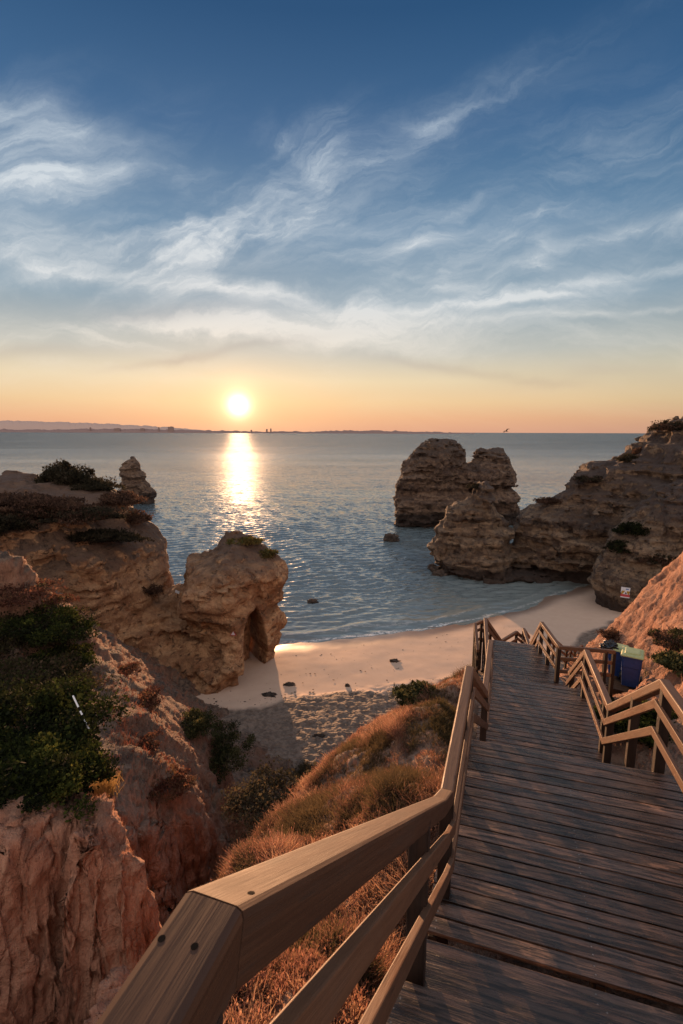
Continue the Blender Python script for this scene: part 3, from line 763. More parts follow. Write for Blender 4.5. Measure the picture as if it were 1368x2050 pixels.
# far double stack
polyA = PXZ([(792, 1060), (790, 1005), (798, 985), (794, 968), (806, 945), (818, 925), (825, 905), (840, 888), (856, 879), (876, 875), (900, 882), (917, 888), (924, 902), (929, 914), (930, 924), (931, 932), (938, 936), (946, 934), (952, 928), (955, 920), (956, 910), (963, 902), (985, 900), (1008, 906), (1020, 920), (1025, 933), (1033, 948), (1036, 965), (1037, 985), (1036, 1010), (1038, 1060)], 120)
def holeA(p):
    h1 = WY(936, 977, 120); h2 = WY(905, 1028, 120)
    a = np.hypot(p[:, 0] - h1[0], (p[:, 2] - h1[2]) * 1.0) - 0.55
    b = np.hypot(p[:, 0] - h2[0] , (p[:, 2] - h2[2]) * 0.7) - 1.25
    return np.minimum(a, b)
def ledgeA(p): return -1.2 * np.exp(-((p[:, 2] - 8.3) / 0.8) ** 2) + 0.9 * np.exp(-((p[:, 2] - 6.4) / 1.0) ** 2) - 1.3 * np.exp(-((p[:, 2] - 1.0) / 1.2) ** 2)
_px0 = polyA[0][0]; _px1 = polyA[-1][0]
rA = pillow('sea_stack', polyA, ip([_px0, _px1], [119, 124]), lambda x, z: 6.0 + 0 * x + 2.5 * np.clip((12 - z) / 12, 0, 1), 5.5, 0.27, M['lime_far'], amp=(0.75, 0.75), fq=0.26, strata=(0.22, 0.35), seed=1.0, hole=holeA, ledge=ledgeA)
tag(rA, 'large twin-humped limestone sea stack with a saddle standing in the water', 'sea stack')

# small slender stack far left
polyD = PXZ([(243, 1015), (244, 985), (247, 975), (244, 965), (246, 940), (252, 925), (262, 918), (266, 911), (270, 918), (277, 926), (283, 938), (290, 950), (291, 962), (300, 972), (308, 982), (311, 995), (309, 1015)], 154)
def ledgeD(p): return -0.9 * np.exp(-((p[:, 2] - 7.2) / 0.6) ** 2) - 0.9 * np.exp(-((p[:, 2] - 1.0) / 1.0) ** 2) + 0.5 * np.exp(-((p[:, 2] - 5.8) / 0.7) ** 2) - 0.5 * np.exp(-((p[:, 2] - 10.3) / 0.5) ** 2)
rD = pillow('sea_stack', polyD, lambda x: 154 + 0 * x, lambda x, z: 3.6 + 0 * x, 3.2, 0.24, M['lime_far'], amp=(0.35, 0.4), fq=0.4, strata=(0.15, 0.25), seed=4.0, ledge=ledgeD)
tag(rD, 'small slender pointed sea stack alone in the water beyond the left cliff', 'sea stack')

# front right stack and promontory
polyB = PXZ([(862, 1175), (864, 1148), (880, 1140), (878, 1110), (882, 1085), (888, 1062), (905, 1040), (915, 1020), (926, 1008), (940, 994), (951, 978), (962, 968), (970, 971), (974, 984), (982, 1000), (993, 1022), (1003, 1048), (1022, 1065), (1029, 1098), (1039, 1100, 76), (1046, 1074, 76), (1056, 1060, 76), (1066, 1048, 76), (1080, 1032, 76), (1102, 1018, 76), (1130, 998, 76), (1152, 984, 76), (1182, 962, 76), (1205, 932, 76), (1215, 928, 76), (1240, 918, 76), (1272, 914, 76), (1282, 890, 76), (1300, 876, 76), (1310, 858, 76), (1335, 848, 76), (1368, 842, 76), (1480, 800, 76), (1600, 790, 76), (1600, 1260, 76)], 76)
def yB(x): return np.interp(x, [14, 22, 26, 32, 40, 46, 60, 80], [79, 77, 79, 80, 79, 75, 72, 72])
def TB(x, z):
    t = np.interp(x, [14, 22, 26, 32, 38, 42, 50, 80], [3.5, 4.5, 6, 10, 12, 13, 13, 13])
    return t + 1.5 * np.clip((6 - z) / 6, 0, 1)
def ledgeB(p):
    x, y, z = p.T
    cave = -3.0 * np.exp(-((x - 34) / 6) ** 2) * np.exp(-((z - 1.2) / 2.2) ** 2)
    wallr = np.exp(-((x - 31) / 7.0) ** 2)
    bands = wallr * (0.9 * np.sin(z * 2.1 + 0.5) * np.exp(-((z - 7.5) / 4.0) ** 2))
    notch = -1.6 * np.exp(-((z - 0.9) / 1.0) ** 2)
    return cave + bands + notch
rB = pillow('promontory', polyB, yB, TB, 7.5, 0.26, M['lime'], amp=(0.95, 0.95), fq=0.22, strata=(0.22, 0.42), seed=2.0, ledge=ledgeB, back=1.8)
tag(rB, kind='structure')

# buttress on the right, with the sign on it
polyC = PXZ([(1218, 1262), (1214, 1225), (1211, 1180), (1216, 1150), (1228, 1120), (1243, 1095), (1262, 1075), (1290, 1050), (1320, 1020), (1368, 985), (1480, 930), (1600, 900), (1600, 1330)], 60)
def ledgeC(p):
    x, y, z = p.T
    return -0.8 * np.exp(-((z - 1.2) / 0.9) ** 2) + 0.5 * np.exp(-((z - 4.6) / 1.0) ** 2)
rC = pillow('buttress', polyC, ip([30, 50, 70], [61, 64, 64]), lambda x, z: 5.2 + 0 * x + 1.2 * np.clip((8 - z) / 8, 0, 1), 5.5, 0.2, M['lime'], amp=(0.75, 0.55), fq=0.3, strata=(0.15, 0.2), seed=6.0, ledge=ledgeC)
tag(rC, kind='structure')

# left headland with the arch
polyH = PXZ([(-260, 1500, 50), (-260, 930, 50), (-60, 950, 50), (0, 957, 50), (60, 962, 50), (100, 968, 50), (150, 968, 50), (200, 975, 50), (232, 982, 50), (262, 1000, 50), (276, 1035, 49), (290, 1060, 48), (302, 1082, 47), (312, 1098, 47), (320, 1130, 47), (326, 1160, 47), (334, 1185, 47),
              (374, 1188, 46.5), (381, 1150, 46.5), (385, 1119, 46.5), (402, 1117, 46.5), (432, 1106, 46), (445, 1090, 46), (456, 1083, 46), (474, 1078, 46), (510, 1092, 46), (528, 1098, 46), (548, 1120, 46), (556, 1140, 46), (569, 1152, 46), (562, 1175, 46), (566, 1190, 46), (556, 1210, 46), (562, 1222, 46), (560, 1240, 46), (556, 1255, 46), (553, 1290, 46), (551, 1320, 46), (548, 1400, 46)], 46)
def yH(x): return np.interp(x, [-40, -30, -18, -14, -9, -5], [50, 50, 48.5, 47, 46, 46])
def TH(x, z):
    t = np.interp(x, [-30, -18, -14, -11.5, -9, -7.5, -5.5], [12, 9, 7.6, 7.0, 6.3, 4.2, 2.9])
    return t + 0.8 * np.clip((5 - z) / 5, 0, 1)
tunnel = [(WY(p[0], p[1], 42)[0], WY(p[0], p[1], 42)[2]) for p in ((452, 1400), (466, 1330), (480, 1256), (500, 1220), (520, 1216), (538, 1246), (553, 1290), (558, 1330), (552, 1350), (534, 1420))]
def holeH(p):
    xs_ = p[:, 0] + 0.62 * (p[:, 1] - 42.0)
    return -polysd(xs_, p[:, 2], tunnel)
def ledgeH(p):
    x, y, z = p.T
    front = (y < 47).astype(np.float32)
    cap = 0.9 * np.exp(-((x + 7) / 2.6) ** 2) * np.exp(-((z - 9.3) / 1.0) ** 2)
    recess = -2.6 * np.exp(-((x + 14.0) / 4.2) ** 2) * np.exp(-((z - 4.2 - 0.12 * (x + 13)) / 2.1) ** 2) * front
    lip = 1.1 * np.exp(-((z - 7.7) / 0.9) ** 2) * np.exp(-((x + 13) / 5.0) ** 2) * front
    cut = -0.9 * np.exp(-((z - 7.3) / 0.45) ** 2) * sstep((x + 9.5) / 1.0)
    return cap + recess + lip + cut
rH = pillow('headland', polyH, yH, TH, 4.6, 0.155, M['lime_warm'], amp=(0.55, 0.30), fq=0.34, strata=(0.06, 0.16), seed=3.0, hole=holeH, ledge=ledgeH, zmin=-0.6, back=2.6)
tag(rH, kind='structure')

# ------------------------------------------------------------------ stairway
def P3(s, l, h): x, y = SL(s, l); return Vector((x, y, CAMZ - h))
def beam(mb, A, B, w, h, na=None, nb=None, rad=0.012, r=None, side=None):
    """rounded beam, its top face centred on A..B; ends cut on planes with normals na, nb"""
    A = Vector(A); B = Vector(B); d = (B - A).normalized(); L = (B - A).length
    if side is None:
        side = d.cross(Vector((0, 0, 1)))
        if side.length < 1e-3: side = Vector((1, 0, 0))
    side = side.normalized(); up = side.cross(d).normalized()
    if up.z < 0: up = -up
    prof = []
    for cx, cy, a0 in ((w / 2 - rad, -rad, 0), (-w / 2 + rad, -rad, 90), (-w / 2 + rad, -h + rad, 180), (w / 2 - rad, -h + rad, 270)):
        for a in (0, 45, 90):
            t = math.radians(a0 + a); prof.append((cx + rad * math.cos(t), cy + rad * math.sin(t)))
    n = len(prof); V, UV = [], []; r = random.random() if r is None else r
    per = [0]
    for i in range(n): per.append(per[-1] + math.hypot(prof[(i + 1) % n][0] - prof[i][0], prof[(i + 1) % n][1] - prof[i][1]))
    na = Vector(na) if na is not None else d; nb = Vector(nb) if nb is not None else d
    for base, nn, u in ((A, na, 0.0), (B, nb, L)):
        for i, (px, py) in enumerate(prof):
            p = base + side * px + up * py
            t = (base - p).dot(nn) / d.dot(nn); p = p + d * t
            V.append(p); UV.append((u + t, per[i]))
    F = [(i, (i + 1) % n, n + (i + 1) % n, n + i) for i in range(n)]
    F = [tuple(reversed(f)) for f in F]
    F += [tuple(range(n)), tuple(reversed(range(n, 2 * n)))]
    mb.add(V, F, UV, r)
random.seed(5)
stair = empty('stairway', P3(0, 0.8, 1.7))
SO = Vector(stair.location)
def bld(mb, name, mat, parent=None, smooth=False):
    o = mb.build(name, mat, parent or stair, smooth, origin=SO if (parent is None or parent is stair) else None)
    return o
def bis(a, b, c):
    d1 = (b - a).normalized(); d2 = (c - b).normalized(); return (d1 + d2).normalized()
def rail_line(nodes, w, h, mat, name, drop=0.0, off=0.0, rad=0.012, dark=0):
    """one part per straight run"""
    pts = [P3(s, l + off, hh + drop) for s, l, hh in nodes]
    for i in range(len(pts) - 1):
        na = bis(pts[i - 1], pts[i], pts[i + 1]) if i > 0 else None
        nb = bis(pts[i], pts[i + 1], pts[i + 2]) if i < len(pts) - 2 else None
        mb = MB(); d = (pts[i + 1] - pts[i]).normalized() * 0.0022
        beam(mb, pts[i] + d, pts[i + 1] - d, w, h, na, nb, rad)
        bld(mb, name, M['darkwood'] if i < dark else mat)
def post(s, l, h_top, h_bot, w=0.09):
    mb = MB(); beam(mb, P3(s, l, h_top), P3(s, l, h_bot), w, w, rad=0.008, side=Vector((UY, -UX, 0)))
    # centre the post on its line
    up = Vector((UX, UY, 0)) * (w / 2)
    vs = mb.v; c = sum((Vector(v) for v in vs), Vector()) / len(vs); tgt = P3(s, l, (h_top + h_bot) / 2); dd = tgt - c
    mb.v = [(v[0] + dd.x, v[1] + dd.y, v[2]) for v in vs]
    bld(mb, 'post', M['postwood'])
TOPH = 0.115
left_nodes = [(-2.2, -0.40, 0.70), (0.57, -0.378, 0.70), (3.30, -0.275, 2.60), (3.66, -0.255, 2.80), (5.9, -0.20, 2.80), (8.35, -0.01, 4.37), (10.6, 0.05, 4.37), (12.45, 0.03, 5.73), (15.6, -0.12, 5.73), (18.4, 0.45, 7.55), (19.5, 1.02, 7.55), (21.3, 1.75, 8.75)]
right_nodes = [(-2.2, 2.05, 0.70), (0.6, 2.05, 0.70), (3.5, 2.02, 2.80), (6.25, 1.96, 2.80), (8.5, 1.95, 4.37), (10.7, 1.93, 4.37), (12.5, 1.93, 5.73)]
right2 = [(14.1, 1.86, 5.73), (15.8, 1.54, 5.73), (18.2, 1.42, 7.55), (19.9, 1.30, 7.55), (21.0, 1.6, 8.3)]
def inner(nodes, side, lift):
    return [(s, l + side * 0.062, h + lift) for s, l, h in nodes]
for nodes, side in ((left_nodes, 1), (right_nodes, -1), (right2, -1)):
    rail_line(nodes, 0.105, TOPH, M['railwood'], 'handrail', rad=0.014, dark=3 if side == 1 else 0)
    rail_line(inner(nodes, side, 0.24 + 0.02), 0.038, 0.10, M['railwood'], 'rail_board', rad=0.006)
    rail_line(inner(nodes, side, 0.58 + 0.02), 0.038, 0.10, M['railwood'], 'rail_board', rad=0.006)
def deck_h(s):
    return float(np.interp(s, [-5, 0.65, 3.35, 5.97, 8.2, 10.9, 12.4, 16.3, 18.4, 20], [1.7, 1.7, 3.8, 3.8, 5.37, 5.37, 6.73, 6.73, 8.5, 8.5]))
def rail_h(nodes, s): a = np.array(nodes); return float(np.interp(s, a[:, 0], a[:, 2])), float(np.interp(s, a[:, 0], a[:, 1]))
for nodes, ps, bot in ((left_nodes, (-0.9, 0.45, 2.45, 3.72, 5.0, 5.82, 8.42, 9.4, 10.5, 12.5, 14.0, 15.5, 18.4, 19.5), 0.75), (right_nodes, (-0.9, 0.5, 2.5, 3.6, 4.9, 6.14, 7.2, 8.42, 8.75, 10.6, 12.2), 0.75), (right2, (14.1, 15.0, 15.75, 17.0, 18.2, 19.9), 0.75)):
    for s in ps:
        h, l = rail_h(nodes, s); post(s, l, h + TOPH * 0.8, deck_h(s) + bot, 0.108)
# decks: planks across; one mesh per landing
def planks(s0, s1, h, l0, l1, name, n=None, th=0.035, gap=0.016, jit=0.012, lfun=None):
    mb = MB(); bw = 0.142; n = n or max(1, int(round((s1 - s0) / bw))); bw = (s1 - s0) / n
    for i in range(n):
        a = s0 + i * bw + gap / 2; b = a + bw - gap; sm = (a + b) / 2
        la, lb = (l0, l1) if lfun is None else lfun(sm)
        j1, j2 = random.uniform(-jit, jit), random.uniform(-jit, jit); dz = random.uniform(-0.002, 0.002)
        A = P3(sm, la + j1, h + dz); B = P3(sm, lb + j2, h + dz)
        beam(mb, A, B, b - a, th, rad=0.004, side=Vector((UX, UY, 0)))
        # uv: along the board, across
    return bld(mb, name, M['deckwood'])
planks(-2.6, 0.65, 1.7, -0.46, 2.16, 'landing')
planks(3.35, 5.97, 3.8, -0.36, 2.12, 'landing', lfun=lambda s: (-0.36 + (s - 3.35) * 0.04, 2.12))
planks(8.22, 10.95, 5.37, -0.12, 2.04, 'landing')
planks(12.4, 16.35, 6.73, -0.10, 2.0, 'landing', lfun=lambda s: (-0.06 - max(0, s - 14) * 0.04, 2.0 if s > 14.1 else 2.0) if s < 14.15 else (-0.12, 1.98 - (s - 14.1) * 0.2))
planks(18.4, 20.2, 8.5, 0.3, 1.5, 'landing')
def flight(s0, s1, h0, h1, l0, l1, n):
    going = (s1 - s0) / n; rise = (h1 - h0) / n
    for i in range(1, n):
        a = s0 + (i - 1) * going; b = a + going
        mb = MB(); bw = (going + 0.03) / 2
        for k in range(2):
            sm = a - 0.0 + bw * (k + 0.5) ; A = P3(sm, l0, h0 + i * rise); B = P3(sm, l1, h0 + i * rise)
            beam(mb, A, B, bw - 0.006, 0.038, rad=0.005, side=Vector((UX, UY, 0)))
        bld(mb, 'tread', M['deckwood'])
        mb = MB(); A = P3(a + 0.03, l0, h0 + (i - 1) * rise + 0.045); B = P3(a + 0.03, l1, h0 + (i - 1) * rise + 0.045); beam(mb, A, B, 0.02, rise - 0.05, rad=0.003, side=Vector((UX, UY, 0))); bld(mb, 'riser', M['postwood'])
    mb = MB()
    for i in range(n):   # stringers
        pass
    for l in (l0 + 0.04, l1 - 0.04):
        A = P3(s0, l, h0 + 0.12); B = P3(s1, l, h1 + 0.12); m1 = MB(); beam(m1, A, B, 0.05, 0.22, rad=0.004); bld(m1, 'stringer', M['postwood'])
flight(0.65, 3.35, 1.7, 3.8, -0.42, 2.13, 10)
flight(5.97, 8.22, 3.8, 5.37, -0.24, 2.06, 8)
flight(10.95, 12.4, 5.37, 6.73, -0.1, 2.0, 7)
flight(16.35, 18.4, 6.73, 8.5, 0.1, 1.5, 9)
for (s0, s1, h, l0, l1) in ((3.35, 5.97, 3.8, -0.3, 2.05), (8.22, 10.95, 5.37, -0.08, 1.98), (12.4, 16.3, 6.73, -0.06, 1.6), (-2.6, 0.65, 1.7, -0.4, 2.1)):
    for l in (l0, (l0 + l1) / 2, l1):
        mb = MB(); beam(mb, P3(s0, l, h + 0.042), P3(s1, l, h + 0.042), 0.06, 0.16, rad=0.004); bld(mb, 'joist', M['postwood'])
# screw holes and end joints on the near handrail
def holes():
    for s, l in ((0.494, -0.415), (0.4985, -0.365), (0.615, -0.397), (0.632, -0.349)):
        mb = MB(); h, _ = rail_h(left_nodes, s); c = P3(s, l, h - 0.0003); nrm = Vector((0, 0, 1)) if s < 0.57 else Vector((UX * 0.57, UY * 0.57, 0.82)).normalized()
        t1 = nrm.cross(Vector((UY, -UX, 0))).normalized(); t2 = nrm.cross(t1)
        V = [c + (t1 * math.cos(a) * (1 + 0.8 * (s > .63)) + t2 * math.sin(a)) * 0.0055 for a in np.linspace(0, 6.283, 11)[:-1]]
        V2 = [v - nrm * 0.002 for v in V]
        mb.add(V + V2, [tuple(range(10))] + [(i, (i + 1) % 10, 10 + (i + 1) % 10, 10 + i) for i in range(10)])
        bld(mb, 'screw_hole', M['dark'])
M['dark'] = plain('dark_metal', (0.010, 0.008, 0.007), 0.95)
for n_ in M['dark'].node_tree.nodes:
    if n_.bl_idname == 'ShaderNodeBsdfPrincipled': n_.inputs['Specular IOR Level'].default_value = 0.05
holes()
tag(stair, 'long weathered timber stairway of plank landings and railings going down to the beach', 'stairway')

# lookout spur railing left of the third landing
def px_rail(name, nodes, label, cat, posts, base_dz=1.1, levels=(0.0, 0.26, 0.6), w=0.09):
    root = empty(name, W(*nodes[0])[:2] + (W(*nodes[0])[2] - 1.0,)); O = Vector(root.location)
    pts = [Vector(W(*n)) for n in nodes]
    for k, lv in enumerate(levels):
        for i in range(len(pts) - 1):
            mb = MB(); dz = Vector((0, 0, -lv)); dd = (pts[i + 1] - pts[i]).normalized() * 0.002
            na = bis(pts[i - 1], pts[i], pts[i + 1]) if i > 0 else None; nb = bis(pts[i], pts[i + 1], pts[i + 2]) if i < len(pts) - 2 else None
            beam(mb, pts[i] + dz + dd, pts[i + 1] + dz - dd, w if k == 0 else 0.04, 0.1, na, nb, rad=0.008)
            mb.build('handrail' if k == 0 else 'rail_board', M['railwood'], root, origin=O)
    for (i, t, dz) in posts:
        p = pts[i].lerp(pts[min(i + 1, len(pts) - 1)], t); mb = MB()
        mb.box((p.x, p.y, p.z - 0.06 - dz / 2), (0.043, 0.043, dz / 2), r=random.random()); mb.build('post', M['postwood'], root, origin=O)
    return root
r_ = px_rail('railing', [(958, 1300, 15.4), (953, 1246, 16.6), (966, 1240, 17.0), (985, 1262, 17.6)], '', '', [(0, 0.1, 2.6), (0, 0.98, 3.0), (1, 0.95, 3.0), (2, 0.9, 2.0), (0, 0.5, 2.8)])
tag(r_, 'timber railing on tall posts just left of the third landing, above open sand', 'railing')
_e = SL(14.1, 1.9)
r_ = px_rail('railing', [(1119, 1291, 13.45), (1175, 1295, 13.5), (1215, 1298, 13.6), (1232, 1300, 13.7)], '', '', [(0, 0.02, 1.05), (1, 0.0, 1.4), (2, 0.0, 1.6), (2, 0.95, 1.6)], levels=(0.0, 0.32, 0.68))
tag(r_, 'dark level side railing running from the stairway to the blue bins', 'railing')
r_ = px_rail('railing', [(1098, 1262, 21), (1112, 1277, 22), (1137, 1299, 23.4), (1145, 1291, 25.0), (1153, 1301, 25.6), (1166, 1289, 27), (1174, 1303, 27.6)], '', '', [(0, 0.9, 1.3), (1, 0.95, 1.3), (2, 0.95, 1.3), (4, 0.97, 1.3), (3, 0.9, 1.3)])
tag(r_, 'farthest zigzag railing of the lower stair, seen small against the sand', 'railing')

# ------------------------------------------------------------------ bins
M['blue'] = plain('blue_plastic', (0.014, 0.045, 0.17), 0.4, 0.2); M['lid'] = plain('yellow_green_lid', (0.42, 0.45, 0.20), 0.4, 0.15)
M['bag'] = plain('black_bag', (0.012, 0.012, 0.014), 0.25, 0.2); M['white'] = plain('white_paint', (0.75, 0.75, 0.77), 0.5, 0.08); M['rubber'] = plain('black_rubber', (0.02, 0.02, 0.02), 0.7)
def loft(mb, rings, r=0.0):
    n = len(rings[0]); V = [p for q in rings for p in q]; F = []
    for i in range(len(rings) - 1):
        for j in range(n): F.append((i * n + j, i * n + (j + 1) % n, (i + 1) * n + (j + 1) % n, (i + 1) * n + j))
    F += [tuple(reversed(range(n))), tuple(range((len(rings) - 1) * n, len(rings) * n))]; mb.add(V, F, None, r)
def rr(w, d, z, rad=0.04, cy=0.0):
    P = []
    for cx, cyy, a0 in ((w / 2 - rad, d / 2 - rad, 0), (-w / 2 + rad, d / 2 - rad, 90), (-w / 2 + rad, -d / 2 + rad, 180), (w / 2 - rad, -d / 2 + rad, 270)):
        for a in (0, 30, 60, 90): t = math.radians(a0 + a); P.append((cx + rad * math.cos(t), cy + cyy + rad * math.sin(t), z))
    return P
def make_bin(loc, rz, scale, label, hang=False, open_=False):
    root = empty('wheelie_bin', loc); root.rotation_euler.z = rz; root.scale = (scale,) * 3
    tag(root, label, 'bin')
    mb = MB(); loft(mb, [rr(0.42, 0.46, 0.03), rr(0.44, 0.48, 0.12), rr(0.50, 0.58, 0.62), rr(0.515, 0.60, 0.64), rr(0.52, 0.61, 0.92), rr(0.56, 0.66, 0.925), rr(0.56, 0.66, 0.97)]); mb.build('body', M['blue'], root)
    mb = MB(); loft(mb, [rr(0.59, 0.70, 0.972), rr(0.59, 0.70, 1.0), rr(0.53, 0.64, 1.03), rr(0.40, 0.46, 1.035), rr(0.38, 0.44, 1.065), rr(0.33, 0.4, 1.07)])
    lid = mb.build('lid', M['lid'], root)
    for sx in (-1, 1):
        mb = MB(); ring = []
        for x in (0.0, 0.05): ring.append([(sx * (0.25 + x), 0.26 + 0.1 * math.cos(a), 0.1 + 0.1 * math.sin(a)) for a in np.linspace(0, 6.283, 19)[:-1]])
        if sx < 0: ring = ring[::-1]
        loft(mb, ring); mb.build('wheel', M['rubber'], root)
    mb = MB(); mb.box((0, 0.37, 0.98), (0.2, 0.015, 0.015)); mb.box((-0.19, 0.34, 0.97), (0.015, 0.04, 0.015)); mb.box((0.19, 0.34, 0.97), (0.015, 0.04, 0.015)); mb.build('handle', M['lid'], root)
    for k, (z, w, c) in enumerate(((0.52, 0.10, 'white'), (0.36, 0.08, 'lid'))):
        mb = MB(); mb.box((-0.262 + (0.7 - z) * 0.055, -0.05, z), (0.004, w, 0.06)); mb.build('sticker', M[c], root)
    return root
def spot(px, py, d): return Vector(W(px, py, d))
bp = spot(1262, 1368, 14.6); bin_z = bp.z
make_bin((bp.x, bp.y, bin_z), math.radians(-32), 0.98, 'blue wheelie bin with yellow-green lid, the larger and nearer of the pair')
bq = spot(1233, 1362, 15.3)
make_bin((bq.x, bq.y, bin_z - 0.02), math.radians(-38), 0.86, 'smaller blue wheelie bin behind the other, its lid half covered by a black bag')
def blob(name, c, R, mat, seed, n=24, squash=1.0, amp=0.3, parent=None, fq=2.2):
    th = np.linspace(0, math.pi, n); ph = np.linspace(0, 2 * math.pi, 2 * n, endpoint=False)
    T_, Ph = np.meshgrid(th, ph, indexing='ij'); D = np.stack([np.sin(T_) * np.cos(Ph), np.sin(T_) * np.sin(Ph), np.cos(T_)], -1).reshape(-1, 3)
    f = 1 + amp * fbm(D.astype(np.float32) * fq + seed, 5, 0.55, seed) + amp * 0.3 * fbm(D.astype(np.float32) * fq * 3 + seed, 3, 0.6, seed + 2, ridged=True)
    V = D * f[:, None] * np.array(R)
    m2 = 2 * n; idx = np.arange(n * m2).reshape(n, m2); Q = np.stack([idx[:-1], np.roll(idx[:-1], -1, 1), np.roll(idx[1:], -1, 1), idx[1:]], -1).reshape(-1, 4)[:, ::-1]
    o = mesh_np(name, V, Q, mat, parent); o.location = c; return o
bg_ = blob('rubbish_bag', (bq.x - 0.25, bq.y + 0.05, bin_z + 0.86), (0.2, 0.2, 0.13), M['bag'], 3.3, 26, amp=0.45, fq=3.0)
tag(bg_, 'crumpled black rubbish bag draped over the smaller blue bin', 'bag')
pf = MB(); A = spot(1205, 1373, 14.9); B_ = spot(1300, 1374, 14.2)
plat = empty('bin_platform', (A.x, A.y, bin_z - 0.1)); O = Vector(plat.location)
for i in range(7):
    o1 = Vector((0.1 * i, 0.13 * i, 0)); mb = MB(); beam(mb, Vector((A.x, A.y, bin_z - 0.01)) + Vector((0.03, 0.14, 0)) * i - Vector((0, 0.35, 0)), Vector((B_.x, B_.y, bin_z - 0.01)) + Vector((0.03, 0.14, 0)) * i - Vector((0, 0.35, 0)), 0.13, 0.045, rad=0.004, side=None); mb.build('plank', M['postwood'], plat, origin=O)
mb = MB(); beam(mb, Vector((A.x, A.y - 0.44, bin_z + 0.0)), Vector((B_.x, B_.y - 0.44, bin_z + 0.0)), 0.06, 0.16, rad=0.005); mb.build('front_beam', M['postwood'], plat, origin=O)
for t in (0.05, 0.5, 0.95):
    q = Vector((A.x, A.y - 0.35, 0)).lerp(Vector((B_.x, B_.y - 0.35, 0)), t); mb = MB(); mb.box((q.x, q.y, bin_z - 0.6), (0.045, 0.045, 0.42)); mb.build('leg', M['postwood'], plat, origin=O)
tag(plat, 'small dark timber platform carrying the blue bins', 'platform')

# ------------------------------------------------------------------ foliage
def leaves(P, size, ncol, rng, stretch=1.6, up=0.3, fold=False):
    n = len(P); t = rng.normal(size=(n, 3)); t[:, 2] = np.abs(t[:, 2]) * (1 + up) ; t /= np.linalg.norm(t, axis=1, keepdims=True)
    b = np.cross(t, rng.normal(size=(n, 3))); b /= np.linalg.norm(b, axis=1, keepdims=True) + 1e-9
    s = (size * (0.6 + 0.8 * rng.random(n)))[:, None]
    a = t * s * stretch; b = b * s * 0.5
    V = np.stack([P - b * 0.15, P + a * 0.5 + b, P + a, P + a * 0.5 - b], 1).reshape(-1, 3)
    F = np.arange(4 * n).reshape(n, 4)
    return V, F, np.repeat(ncol, 4, 0)
def bush(name, c, R, n, size, cols, seed, label, cat, group=None, mat=None, twig=True, clumps=26, stretch=1.6):
    rng = np.random.default_rng(seed); R = np.array(R) * [1.05, 1.05, 0.85]; clumps = int(clumps * 2.2)
    cc = rng.normal(size=(clumps, 3)); cc /= np.linalg.norm(cc, axis=1, keepdims=True); cc[:, 2] = np.abs(cc[:, 2]) * 1.0 - 0.15
    cc *= (0.35 + 0.75 * rng.random((clumps, 1)) ** 0.7)
    cc[:, 2] *= 0.7 + 0.5 * rng.random(clumps)
    cr = 0.13 + 0.24 * rng.random(clumps) ** 1.4
    k = rng.integers(0, clumps, n); d = rng.normal(size=(n, 3)); d /= np.linalg.norm(d, axis=1, keepdims=True)
    rad = cr[k] * (0.3 + 0.9 * rng.random(n) ** 0.6)
    P = (cc[k] + d * rad[:, None]) * R
    cols = np.array(cols); tone = (rng.random(clumps)[k] * 0.6 + rng.random(n) * 0.4)
    ci = np.clip((tone * len(cols)).astype(int), 0, len(cols) - 1)
    col = cols[ci] * (0.75 + 0.5 * rng.random((n, 1)))
    V, F, C_ = leaves(P, size * (0.55 + 0.9 * rng.random(n) ** 2), col, rng, stretch)
    root = empty(name, c)
    mesh_np('foliage', V, F, mat or M['leaf'], root, smooth=False, attrs={'col': C_})
    if twig:
        nt_ = clumps * 3; Vt, Ft = [], []
        for i in range(nt_):
            e = cc[i % clumps] * R * (0.8 + 0.5 * rng.random()) + rng.normal(size=3) * R * 0.1; b0 = np.array([rng.normal() * R[0] * 0.12, rng.normal() * R[1] * 0.12, -R[2] * 0.35])
            w = 0.006 * float(R.max()) + 0.003; md = (e + b0) / 2 + rng.normal(size=3) * R * 0.08
            base = len(Vt)
            for p, ww in ((b0, w), (md, w * 0.7), (e, w * 0.3)):
                Vt += [p + [ww, 0, 0], p + [-ww / 2, ww, 0], p + [-ww / 2, -ww, 0]]
            for q in (0, 3):
                for j in range(3): Ft.append((base + q + j, base + q + (j + 1) % 3, base + q + 3 + (j + 1) % 3, base + q + 3 + j))
        mesh_np('stems', np.array(Vt), np.array(Ft), M['twig'], root, smooth=False)
    tag(root, label, cat, group); return root
M['twig'] = plain('twigs', (0.07, 0.045, 0.032), 0.9)
DARK = [(0.018, 0.016, 0.012), (0.035, 0.03, 0.018), (0.05, 0.04, 0.026)]
GREEN = [(0.0087, 0.0112, 0.0062), (0.0149, 0.0186, 0.0074), (0.0211, 0.0273, 0.0087), (0.0341, 0.0434, 0.0112), (0.0558, 0.0651, 0.0155), (0.124, 0.124, 0.0279)]
BROWN = [(0.05, 0.03, 0.022), (0.09, 0.05, 0.035), (0.12, 0.07, 0.045)]
BRAMBLE = [(0.018, 0.016, 0.011), (0.035, 0.028, 0.018), (0.05, 0.045, 0.02), (0.08, 0.055, 0.035), (0.045, 0.06, 0.018)]
DULL = [(0.03, 0.028, 0.018), (0.06, 0.05, 0.03), (0.09, 0.075, 0.045), (0.12, 0.085, 0.05)]
RUST = [(0.0525, 0.0263, 0.0188), (0.0975, 0.0413, 0.03), (0.15, 0.0638, 0.0413), (0.195, 0.0975, 0.0562), (0.09, 0.0675, 0.0338)]
OLIVE = [(0.03, 0.034, 0.016), (0.06, 0.062, 0.026), (0.10, 0.09, 0.04)]

